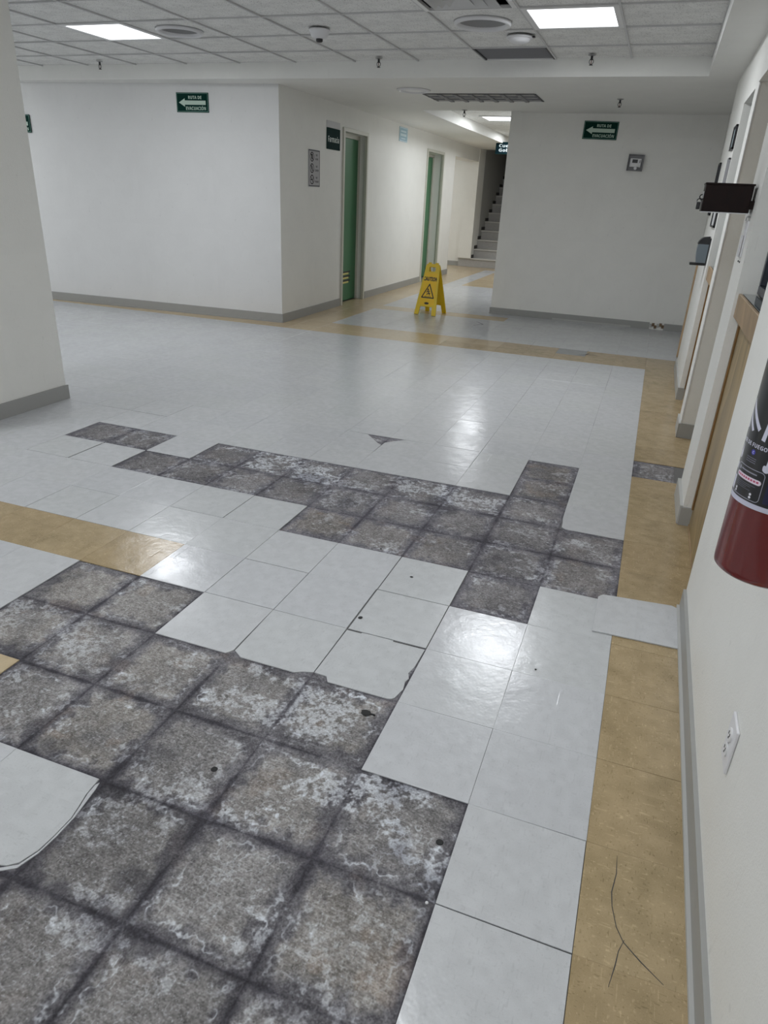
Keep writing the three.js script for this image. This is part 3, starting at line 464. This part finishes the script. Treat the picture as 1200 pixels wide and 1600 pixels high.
const farm = canvas(512, 384, (x, w, h) => { x.fillStyle = '#14302e'; x.fillRect(0, 0, w, h); x.fillStyle = '#dfe8e4'; x.textAlign = 'center'; x.textBaseline = 'middle'; x.font = 'bold 150px sans-serif'; x.fillText('Farmacia', 256, 200, 440); });
{ const t = plate('door_sign', 'dark green pharmacy sign with a pale top strip beside the first green door', 'sign', 0.40, 0.235, farm, M.signGreen, [XC, 2.052, -7.60], Math.PI / 2); part('top_strip', rbox(0.40, 0.075, 0.007, .002), M.paper, t, [0, 0.157, 0.0035]); }
const blue = canvas(256, 128, (x, w, h) => { x.fillStyle = '#a9c6d2'; x.fillRect(0, 0, w, h); x.strokeStyle = '#dfeaf0'; x.lineWidth = 6; x.strokeRect(6, 6, w - 12, h - 12); x.fillStyle = '#d8e6ec'; x.fillRect(40, 30, 170, 14); x.fillRect(30, 58, 190, 22); x.fillRect(60, 96, 130, 10); });
plate('wall_sign', 'pale blue plate high on the corridor wall between the two green doors', 'sign', 0.38, 0.2, blue, M.signBlue, [XC, 2.318, -10.25], Math.PI / 2);
const nope = canvas(256, 340, (x, w, h) => {
  x.fillStyle = '#b9b8ba'; x.fillRect(0, 0, w, h); x.strokeStyle = '#55555a'; x.lineWidth = 9; x.strokeRect(6, 6, w - 12, h - 12); x.textAlign = 'center'; x.textBaseline = 'middle';
  [['NO', 'USAR'], ['NO', 'COMER'], ['NO', 'FUMAR']].forEach(([a, b], k) => { const y = 65 + k * 105; x.strokeStyle = '#2b2426'; x.lineWidth = 9; x.beginPath(); x.arc(75, y, 40, 0, Math.PI * 2); x.stroke(); x.fillStyle = '#1b1719';
    if (k === 0) { x.fillRect(62, y - 26, 26, 44); x.fillRect(70, y + 18, 10, 10); } else if (k === 1) { x.fillRect(58, y - 24, 8, 48); x.fillRect(80, y - 24, 8, 48); x.fillRect(54, y - 26, 16, 18); } else { x.fillRect(46, y - 4, 50, 9); x.beginPath(); x.arc(98, y - 14, 7, 0, 7); x.fill(); }
    x.beginPath(); x.moveTo(47, y - 28); x.lineTo(103, y + 28); x.stroke(); x.fillStyle = '#3a3639'; x.font = 'bold 26px sans-serif'; x.fillText(a, 182, y - 18); x.fillText(b, 182, y + 18, 100); });
});
plate('notice_sign', 'white upright notice with three prohibition symbols below the pharmacy sign', 'sign', 0.31, 0.40, nope, M.paper, [XC, 1.70, -7.045], Math.PI / 2);
const gov = canvas(512, 256, (x, w, h) => { x.fillStyle = '#0a2229'; x.fillRect(0, 0, w, h); x.fillStyle = '#dfe9ec'; x.textBaseline = 'middle'; x.font = 'bold 92px sans-serif'; x.fillText('Cuerpo de', 46, 78, 430); x.fillText('Gobierno', 46, 176, 400); });
{ const t = thing('hanging_sign', 'dark hanging sign above the stairs, cut off by the back right wall', 'sign', [-3.10, 2.375, -13.6]); part('board', rbox(0.62, 0.21, 0.02, .003), M.signGreen, t, [0, 0, 0]); part('printed_face', new THREE.PlaneGeometry(0.61, 0.2), phy({ map: gov, roughness: 0.75, specularIntensity: 0.2 }), t, [0, 0, 0.0108]); for (const s of [-1, 1]) part('hanger_rod', cyl(0.004, 0.004, 0.13, 8), M.darkMetal, t, [s * 0.26, 0.165, 0]); }
{ const t = thing('thermostat', 'white wall thermostat with a dark display in a clear guard box', 'thermostat', [-0.548, 1.94, -8.575]); t.rotation.z = -0.03;
  part('guard_back', rbox(0.185, 0.18, 0.006, .002), M.greyPlastic, t, [0, 0, 0.003]); for (const s of [-1, 1]) { part('guard_side', rbox(0.008, 0.18, 0.05, .003), M.greyPlastic, t, [s * 0.088, 0, 0.025]); part('guard_side', rbox(0.185, 0.008, 0.05, .003), M.greyPlastic, t, [0, s * 0.086, 0.025]); }
  part('body', rbox(0.13, 0.095, 0.03, .006), M.whitePlastic, t, [0, 0.0, 0.02]); part('display', rbox(0.062, 0.038, 0.004, .001), M.black, t, [-0.008, 0.016, 0.036]); part('button_panel', rbox(0.1, 0.022, 0.004, .001), M.whiteMetal, t, [0, -0.03, 0.036]); part('side_button', rbox(0.012, 0.03, 0.004, .001), M.greyPlastic, t, [0.05, 0.014, 0.036]); part('keyhole_lock', cyl(0.018, 0.018, 0.02, 20), M.whitePlastic, t, [0.01, -0.06, 0.04], [Math.PI / 2, 0, 0]); }

// ---------------------------------------------------------------- yellow caution sign
{ const t = thing('wet_floor_sign', 'yellow folding caution sign standing in the corridor mouth', 'caution sign', [-2.875, 0, -7.82], -0.12);
  const face = canvas(512, 1024, (x, w, h) => { x.fillStyle = '#f1c40a'; x.fillRect(0, 0, w, h); x.fillStyle = '#17110a'; x.textAlign = 'center'; x.textBaseline = 'middle'; x.font = 'bold 96px sans-serif'; x.fillText('CAUTION', 256, 330, 320); x.lineWidth = 7; x.strokeStyle = '#17110a'; x.strokeText('CAUTION', 256, 330, 320);
    x.lineWidth = 22; x.lineJoin = 'round'; x.strokeStyle = '#17110a'; x.beginPath(); x.moveTo(256, 430); x.lineTo(390, 690); x.lineTo(122, 690); x.closePath(); x.stroke();
    x.beginPath(); x.arc(240, 530, 17, 0, 7); x.fill(); x.lineWidth = 17; x.beginPath(); x.moveTo(236, 548); x.lineTo(262, 596); x.lineTo(300, 606); x.moveTo(262, 596); x.lineTo(292, 640); x.moveTo(242, 560); x.lineTo(208, 590); x.moveTo(242, 560); x.lineTo(286, 566); x.moveTo(258, 600); x.lineTo(222, 632); x.stroke();
    x.font = 'bold 26px sans-serif'; x.fillText('WET FLOOR', 256, 668, 150); x.beginPath(); x.ellipse(256, 800, 52, 22, 0, 0, 7); x.fill(); });
  const Hs = 0.66, lean = Math.atan2(0.19, Hs);
  const shape = () => { const s = new THREE.Shape(); s.moveTo(-0.155, 0); s.lineTo(-0.155 + 0.055, 0); s.lineTo(-0.088, 0.11); s.lineTo(0.088, 0.11); s.lineTo(0.10, 0); s.lineTo(0.155, 0); s.lineTo(0.098, 0.61); s.quadraticCurveTo(0.095, Hs, 0.07, Hs); s.lineTo(-0.07, Hs); s.quadraticCurveTo(-0.095, Hs, -0.098, 0.61); s.closePath();
    const h = new THREE.Path(); h.moveTo(-0.045, 0.56); h.lineTo(0.045, 0.56); h.quadraticCurveTo(0.055, 0.60, 0.045, 0.625); h.lineTo(-0.045, 0.625); h.quadraticCurveTo(-0.055, 0.60, -0.045, 0.56); s.holes.push(h); return s; };
  const panelGeo = () => new THREE.ExtrudeGeometry(shape(), { depth: 0.012, bevelEnabled: true, bevelSize: 0.003, bevelThickness: 0.003, bevelSegments: 2 });
  const front = part('front_panel', panelGeo(), M.yellow, t, [0, 0.003, 0], [-lean, 0, 0]);
  const s2 = new THREE.Shape(); s2.moveTo(-0.108, 0.13); s2.lineTo(0.108, 0.13); s2.lineTo(0.088, 0.545); s2.lineTo(-0.088, 0.545); const fg = new THREE.ShapeGeometry(s2), uv = fg.attributes.uv, fp = fg.attributes.position; for (let k = 0; k < uv.count; k++) uv.setXY(k, 0.5 + fp.getX(k) / 0.33, fp.getY(k) / Hs * 0.96 + 0.0);
  part('printed_face', fg, phy({ map: face, roughness: 0.4 }), front, [0, 0, 0.0156]);
  const back = part('back_panel', panelGeo(), M.yellow, t, [0, 0.003, -0.37], [lean, 0, 0]);
  for (const s of [-1, 1]) { part('rib', rbox(0.012, 0.4, 0.012, .003), M.yellow, back, [s * 0.085, 0.3, 0.016], [0, 0, s * 0.04]); part('hinge', cyl(0.011, 0.011, 0.04, 16), M.yellow, t, [s * 0.05, Hs - 0.013, -0.182], [0, 0, Math.PI / 2]); }
  part('stay_strap', rspan(-0.02, 0.02, 0.3, 0.306, -0.285, -0.085, .002), M.yellow, t); part('rib', rbox(0.17, 0.012, 0.012, .003), M.yellow, back, [0, 0.13, 0.016]); }

// ---------------------------------------------------------------- right side: counters
function counter(label, z0, z1, xf, h, xb) {
  const t = thing('service_counter', label, 'counter', [xf, 0, (z0 + z1) / 2]); const d = (z1 - z0) / 2;
  part('front_panel', rspan(0, 0.02, 0.004, h - 0.10, -d, d, .002), M.wood, t); part('top_board', rspan(-0.034, -0.020, h - 0.10, h, -d, d, .003), M.woodTrim, t);
  part('corner_strip', rspan(-0.008, 0.0, 0.1, h - 0.10, -d + 0.002, -d + 0.036, .002), M.woodEdge, t); part('kick_line', rspan(-0.004, 0, 0.004, 0.012, -d, d, .001), M.woodTrim, t);
  part('worktop', rspan(-0.019, xb - xf - 0.002, h - 0.04, h - 0.006, -d, d, .003), M.woodTrim, t); part('glass_top', rspan(-0.018, xb - xf - 0.002, h - 0.005, h + 0.001, -d + .004, d - .004, .002), M.counterGlass, t, null, null);
  return t;
}
counter('oak fronted service counter with a dark glass top, nearest on the right', -2.146, -1.304, 0.298, 1.125, 0.334); counter('oak fronted service counter in the farther recess on the right', -4.822, -3.976, 0.325, 1.06, 0.6);
function serviceWindow(n, z0, z1, x, y0, y1) {
  const w = structure('window_' + n), f = 0.035;
  for (const [a, b, c, d] of [[y0, y0 + f, z0, z1], [y1 - f, y1, z0, z1], [y0 + f, y1 - f, z0, z0 + f], [y0 + f, y1 - f, z1 - f, z1], [y0 + f, y1 - f, (z0 + z1) / 2 - f / 2, (z0 + z1) / 2 + f / 2]]) part('window_frame', rspan(x, x + 0.04, a, b, c, d, .003), M.aluminium, w);
  for (const [c, d] of [[z0 + f, (z0 + z1) / 2 - f / 2], [(z0 + z1) / 2 + f / 2, z1 - f]]) part('pane', span(x + 0.018, x + 0.022, y0 + f, y1 - f, c, d), M.pane, w);
  part('dark_room_sheet', span(x + 0.3, x + 0.32, 0, y1 + .05, z0, z1), M.cavity, w);  // dark sheet stands in for the unlit room behind the panes
}
serviceWindow(1, -2.148, -1.302, 0.334, 1.13, 2.108); serviceWindow(2, -4.825, -3.975, 0.56, 1.064, 2.148);
{ const d = structure('door_3'); part('door_leaf', rspan(0.62, 0.66, 0.01, 2.12, -3.70, -2.56, .003), M.wood, d); part('door_knob', new THREE.SphereGeometry(0.03, 18, 12), M.chrome, d, [0.58, 1.0, -2.7]); part('knob_stem', cyl(0.012, 0.012, 0.06, 12), M.chrome, d, [0.6, 1.0, -2.7], [0, 0, Math.PI / 2]); }
{ const d = structure('trim_1'); part('corner_guard', rspan(0.272, 0.30, 0.12, 1.16, -6.178, -6.152, .003), M.woodEdge, d); part('corner_guard', rspan(0.266, 0.28, 0.12, 1.16, -6.15, -6.08, .003), M.woodTrim, d); }
{ const d = structure('trim_2'); part('corner_bead', rspan(0.266, 0.275, 0.1, 2.13, -3.712, -3.704, .002), M.whiteMetal, d); }

// ---------------------------------------------------------------- right side: things on the wall
{ const t = thing('suggestion_box', 'dark brown wooden box with a padlock, fixed to the right wall at eye height', 'box', [0.14, 1.443, -2.33]);
  part('front_board', rbox(0.188, 0.108, 0.012, .002), M.boxWood, t, [-0.002, 0.056, 0.045]); part('back_board', rbox(0.195, 0.108, 0.012, .002), M.boxWood, t, [0, 0.056, -0.095]); for (const s of [-1, 1]) part('side_board', rbox(0.012, 0.108, 0.128, .002), M.boxWood, t, [s * 0.0915, 0.056, -0.025]);
  part('lid', rbox(0.2, 0.008, 0.156, .002), M.boxWood, t, [0, 0.114, -0.025]); part('base_board', rbox(0.198, 0.004, 0.15, .001), M.whitePlastic, t, [0.004, 0.0, -0.025]); part('wall_bracket', rbox(0.03, 0.035, 0.06, .003), M.boxWood, t, [0.0975, 0.035, 0.012]);
  const p = part('hasp', rbox(0.006, 0.03, 0.02, .002), M.chrome, t, [-0.1, 0.068, 0.03]); }
{ const t = thing('padlock', 'small padlock hanging on the side of the dark brown box', 'padlock', [0.028, 1.453, -2.30]); part('body', rbox(0.016, 0.03, 0.011, .003), M.darkMetal, t, [0, 0.014, 0]); part('shackle', new THREE.TorusGeometry(0.008, 0.0022, 10, 24, Math.PI), M.darkMetal, t, [0, 0.034, 0]); for (const s of [-1, 1]) part('shackle', cyl(0.0022, 0.0022, 0.008, 10), M.chrome, t, [s * 0.008, 0.030, 0]); part('ring', new THREE.TorusGeometry(0.009, 0.0025, 10, 24), M.darkMetal, t, [0.008, 0.05, 0], [0, 0.3, 0]); }
{ const t = thing('paper_holder', 'narrow white plastic paper holder on the wall under the dark brown box', 'holder', [0.252, 1.29, -2.33]); part('sleeve', rbox(0.008, 0.15, 0.07, .002), M.whitePlastic, t, [-0.004, 0.05, 0]); part('front_lip', rbox(0.004, 0.09, 0.07, .001), M.paper, t, [-0.012, 0.02, 0]); part('hook', tube([[0, 0.14, 0.02], [-0.014, 0.14, 0.02], [-0.016, 0.125, 0.02]], 0.003, 12, 6), M.chrome, t); for (const z of [-0.03, 0.03]) part('screw', cyl(0.004, 0.004, 0.004, 12), M.darkMetal, t, [-0.002, -0.045, z], [0, 0, Math.PI / 2]); }
{ const t = thing('soap_dispenser', 'smoke grey soap dispenser with a black lid and drip tray on the right wall', 'dispenser', [0.28, 1.05, -5.05]);
  part('back_plate', rbox(0.012, 0.2, 0.1, .003), M.black, t, [-0.006, 0.1, 0]); const s = new THREE.Shape(); s.moveTo(-0.012, 0.02); s.lineTo(-0.075, 0.02); s.quadraticCurveTo(-0.095, 0.1, -0.085, 0.155); s.lineTo(-0.012, 0.155); const g = new THREE.ExtrudeGeometry(s, { depth: 0.09, bevelEnabled: true, bevelSize: 0.004, bevelThickness: 0.006, bevelSegments: 3 }); g.translate(0, 0, -0.045); part('tank', g, M.smoke, t);
  const l = new THREE.Shape(); l.moveTo(-0.012, 0.158); l.lineTo(-0.09, 0.158); l.quadraticCurveTo(-0.08, 0.2, -0.045, 0.205); l.lineTo(-0.012, 0.21); const lg = new THREE.ExtrudeGeometry(l, { depth: 0.096, bevelEnabled: true, bevelSize: 0.003, bevelThickness: 0.004, bevelSegments: 2 }); lg.translate(0, 0, -0.048); part('lid', lg, M.black, t); part('push_bar', rbox(0.115, 0.018, 0.08, .004), M.black, t, [-0.065, 0.006, 0]); part('liquid', rbox(0.055, 0.07, 0.075, .008), std({ color: rgb(0.26, 0.31, 0.34), roughness: .4 }), t, [-0.046, 0.06, 0]); }
function frameOnWall(label, x, y, z, h, w, fm, inner) { const t = thing('framed_notice', label, 'notice', [x, y, z], -Math.PI / 2, 'framed notices on the right wall'); for (const s of [-1, 1]) { part('frame', rbox(0.014, h, 0.016, .002), fm, t, [s * (w / 2 - 0.007), 0, 0.008]); part('frame', rbox(w, 0.014, 0.016, .002), fm, t, [0, s * (h / 2 - 0.007), 0.008]); } part('sheet', rbox(w - 0.02, h - 0.02, 0.006, .001), inner, t, [0, 0, 0.004]); return t; }
frameOnWall('black framed notice on the right wall just below the dark brown box', 0.28, 1.395, -5.15, 0.13, 0.42, M.black, M.paper); frameOnWall('dark framed notice high on the right wall under the ceiling', 0.28, 1.945, -4.98, 0.16, 0.24, M.darkMetal, M.signBlue);
frameOnWall('narrow dark framed board on the right wall above the dark brown box', 0.28, 1.70, -4.93, 0.22, 0.12, M.greyPlastic, M.paper); frameOnWall('tall thin dark board at the far corner of the right wall', 0.28, 1.62, -6.0, 0.42, 0.2, M.darkMetal, M.coneGrey);
// outlet
{ const t = thing('power_outlet', 'white double wall outlet on the near right wall below the red extinguisher', 'outlet', [0.25, 0.378, -0.04], -Math.PI / 2);
  part('cover_plate', rbox(0.078, 0.118, 0.007, .003), M.whitePlastic, t, [0, 0, 0.0035]); for (const s of [-1, 1]) { const r = part('receptacle', cyl(0.0165, 0.0165, 0.006, 28), M.whiteMetal, t, [0, s * 0.02, 0.0075], [Math.PI / 2, 0, 0]); for (const k of [-1, 1]) part('slot', box(0.0022, 0.002, 0.008), M.black, r, [k * 0.006, 0.003, -0.003]); part('slot', cyl(0.0025, 0.0025, 0.002, 12), M.black, r, [0, 0.003, 0.007]); } part('screw', cyl(0.003, 0.003, 0.002, 12), M.chrome, t, [0, 0, 0.0078], [Math.PI / 2, 0, 0]); }
// extinguisher
{ const t = thing('fire_extinguisher', 'red fire extinguisher with a black printed label, hung on the near right wall', 'fire extinguisher', [0.155, 0.905, 0.17]), R = 0.075;
  part('cylinder', lathe([[0, 0.004], [R - 0.012, 0.004], [R - 0.006, 0.0], [R - 0.001, 0.004], [R, 0.012], [R, 0.44], [R - 0.008, 0.475], [0.045, 0.505], [0.022, 0.515], [0.022, 0.53], [0, 0.53]], 72), M.red, t);
  const lab = canvas(1024, 640, (x, w, h) => {
    x.fillStyle = '#0d0d12'; x.fillRect(0, 0, w, h); x.fillStyle = '#c9c9dc'; x.fillRect(0, h - 18, w, 18); x.textBaseline = 'middle';
    for (let q = 0; q < 4; q++) { x.save(); x.translate(q * 320, h - 18 - 0.6 * 620); x.scale(0.62, 0.6);
      x.fillStyle = '#11113a'; x.fillRect(340, 0, 172, 600); x.fillStyle = '#d8d8ea';
      x.beginPath(); x.moveTo(70, 60); x.lineTo(215, 200); x.lineTo(200, 222); x.lineTo(55, 82); x.fill(); x.beginPath(); x.moveTo(40, 110); x.lineTo(160, 226); x.lineTo(140, 238); x.lineTo(30, 134); x.fill(); x.beginPath(); x.moveTo(262, 60); x.lineTo(280, 66); x.lineTo(262, 262); x.lineTo(236, 258); x.fill(); x.beginPath(); x.moveTo(20, 180); x.quadraticCurveTo(70, 170, 80, 230); x.lineTo(20, 250); x.fill();
      x.font = 'bold 34px sans-serif'; x.fillText('CLASE DE FUEGO', 20, 300, 300); x.fillStyle = '#3434a8'; x.beginPath(); x.arc(205, 340, 16, 0, 7); x.fill(); x.fillStyle = '#d8d8ea'; x.font = 'bold 22px sans-serif'; x.fillText('C', 198, 341);
      for (const [a, b] of [[70, 370], [310, 380]]) { x.beginPath(); x.moveTo(a, b - 45); x.quadraticCurveTo(a + 34, b, a + 20, b + 40); x.quadraticCurveTo(a, b + 56, a - 18, b + 36); x.quadraticCurveTo(a - 26, b, a - 4, b + 6); x.fill(); }
      x.fillStyle = '#77778a'; for (let k = 0; k < 3; k++) x.fillRect(160, 372 + k * 12, 80, 4);
      x.strokeStyle = '#a9a9b8'; x.lineWidth = 4; x.beginPath(); x.roundRect(96, 432, 222, 176, 22); x.stroke(); x.fillStyle = '#8d8d9c'; x.font = '20px sans-serif'; x.beginPath(); x.arc(122, 458, 12, 0, 7); x.fill(); x.fillRect(142, 452, 130, 8);
      x.fillStyle = '#e3d4e2'; x.beginPath(); x.roundRect(104, 480, 204, 30, 15); x.fill(); x.fillStyle = '#b8476a'; for (let k = 0; k < 9; k++) x.fillRect(118 + k * 20, 489, 14, 11);
      x.fillStyle = '#c9c9dc'; x.fillRect(20, 446, 60, 40); x.fillRect(14, 520, 86, 84); x.fillStyle = '#33334a'; for (let k = 0; k < 7; k++) x.fillRect(20, 526 + k * 11, 40 + (k * 37) % 36, 4);
      x.fillStyle = '#6c6c7c'; for (let k = 0; k < 4; k++) x.fillRect(130, 524 + k * 10, 150 - (k * 29) % 60, 3); x.fillStyle = '#e2e2ea'; for (const [a, b] of [[140, 578], [140, 594], [262, 574], [262, 592]]) { x.beginPath(); x.arc(a, b, 8, 0, 7); x.fill(); }
      x.restore(); } });
  const lg = new THREE.CylinderGeometry(R + 0.0006, R + 0.0006, 0.29, 72, 1, true); part('printed_label', lg, phy({ map: lab, roughness: 0.3, clearcoat: 0.5, clearcoatRoughness: .15 }), t, [0, 0.125 + 0.145, 0], [0, 0.5, 0]);
  part('valve', rbox(0.04, 0.05, 0.05, .006), M.chrome, t, [0, 0.552, 0]); part('carry_handle', rbox(0.022, 0.012, 0.13, .004), M.darkMetal, t, [0, 0.585, 0.05]); part('squeeze_lever', rbox(0.022, 0.01, 0.13, .004), M.darkMetal, t, [0, 0.625, 0.055], [-0.25, 0, 0]); part('pressure_gauge', cyl(0.018, 0.018, 0.016, 24), M.chrome, t, [-0.026, 0.555, 0], [0, 0, Math.PI / 2]); part('hose', tube([[0, 0.56, -0.02], [0, 0.575, -0.075], [0.0, 0.53, -0.11], [0.02, 0.3, -0.10], [0.02, 0.16, -0.095]], 0.011, 40, 10), M.black, t); part('nozzle', cyl(0.012, 0.018, 0.09, 20), M.black, t, [0.02, 0.12, -0.094]);
  part('hanger_bracket', rbox(0.024, 0.1, 0.04, .003), M.darkMetal, t, [0.083, 0.545, 0]); part('bracket_hook', rbox(0.08, 0.008, 0.03, .002), M.darkMetal, t, [0.05, 0.53, 0]); }

// ---------------------------------------------------------------- small things on the floor
{ const q = [[-0.235, 4.03], [-0.24, 3.17], [0.75, 3.20], [0.755, 4.16], [0.69, 4.2], [-0.18, 4.11]].map(([X, Z]) => [X * T, -Z * T]); const cx = 0.08, cz = -1.12;
  const t = thing('loose_floor_tile', 'loose white floor tile lying over the beige strip at the right wall', 'floor tile', [cx, 0.0007, cz]); const g = slabPiece(q.map(([x, z]) => [x - cx, z - cz]), 0.0056, 0.005); part('tile_body', g, TILE_WHITE[2], t); }
const lump = (r, h) => { const g = new THREE.SphereGeometry(r, 14, 10), p = g.attributes.position; for (let k = 0; k < p.count; k++) { const n = 0.75 + 0.5 * vn(p.getX(k) * 160 + 9, p.getZ(k) * 160 + p.getY(k) * 90); p.setXYZ(k, p.getX(k) * n, p.getY(k) * h / r * 0.5, p.getZ(k) * n); } g.translate(0, h * 0.5, 0); g.computeVertexNormals(); return g; };
function debris(label, X, Z, y, r, h, sx = 1, turn = 0) { const t = thing('debris_chip', label, 'debris', [X * T, y, -Z * T], turn, 'dark chips on the floor'); part('chip_body', lump(r, h).scale(sx, 1, 1), M.chip, t); return t; }
{ const t = debris('dark chip with a short stem on the bare screed below the broken white tile', -2.24, 0.71, -0.003, 0.013, 0.007, 1.25); part('stem', tube([[0.012, 0.003, 0], [0.024, 0.003, -0.002], [0.030, 0.002, -0.001]], 0.0026, 8, 6), M.chip, t); }
debris('dark oblong chip on a white tile in the middle of the floor', -2.94, 2.27, 0.0003, 0.007, 0.004, 1.4, 1.0); debris('tiny dark chip on the white tile below the long bare strip', -2.68, 3.49, 0.0003, 0.005, 0.003, 1.5); debris('small dark chip on a white tile left of the loose tile', -0.76, 2.12, 0.0003, 0.004, 0.003); debris('tiny dark chip on the bare strip near its lower edge', -3.36, 4.1, -0.003, 0.004, 0.003, 1.3);
function bolt(label, X, Z) { const t = thing('screed_disc', label, 'disc', [X * T, -0.0032, -Z * T], 0, 'round black discs in the screed'); part('disc_body', lathe([[0, 0.0016], [0.007, 0.0018], [0.0085, 0.0012], [0.0095, 0], [0, 0]], 24), M.chip, t); }  // flat black discs in place of bolt holes
bolt('round black plug in the bare screed left of the middle', -3.22, -0.51); bolt('round black plug in the bare screed beside the white tile edge', -1.12, -0.47);
{ const t = thing('plaster_crumb', 'pale crumb on the bare screed by the white tile edge', 'debris', [-1.06 * T, -0.003, 1.02 * T * 1.0]); part('crumb_body', lump(0.0042, 0.004), M.paper, t); }

renderer.render(scene, camera);
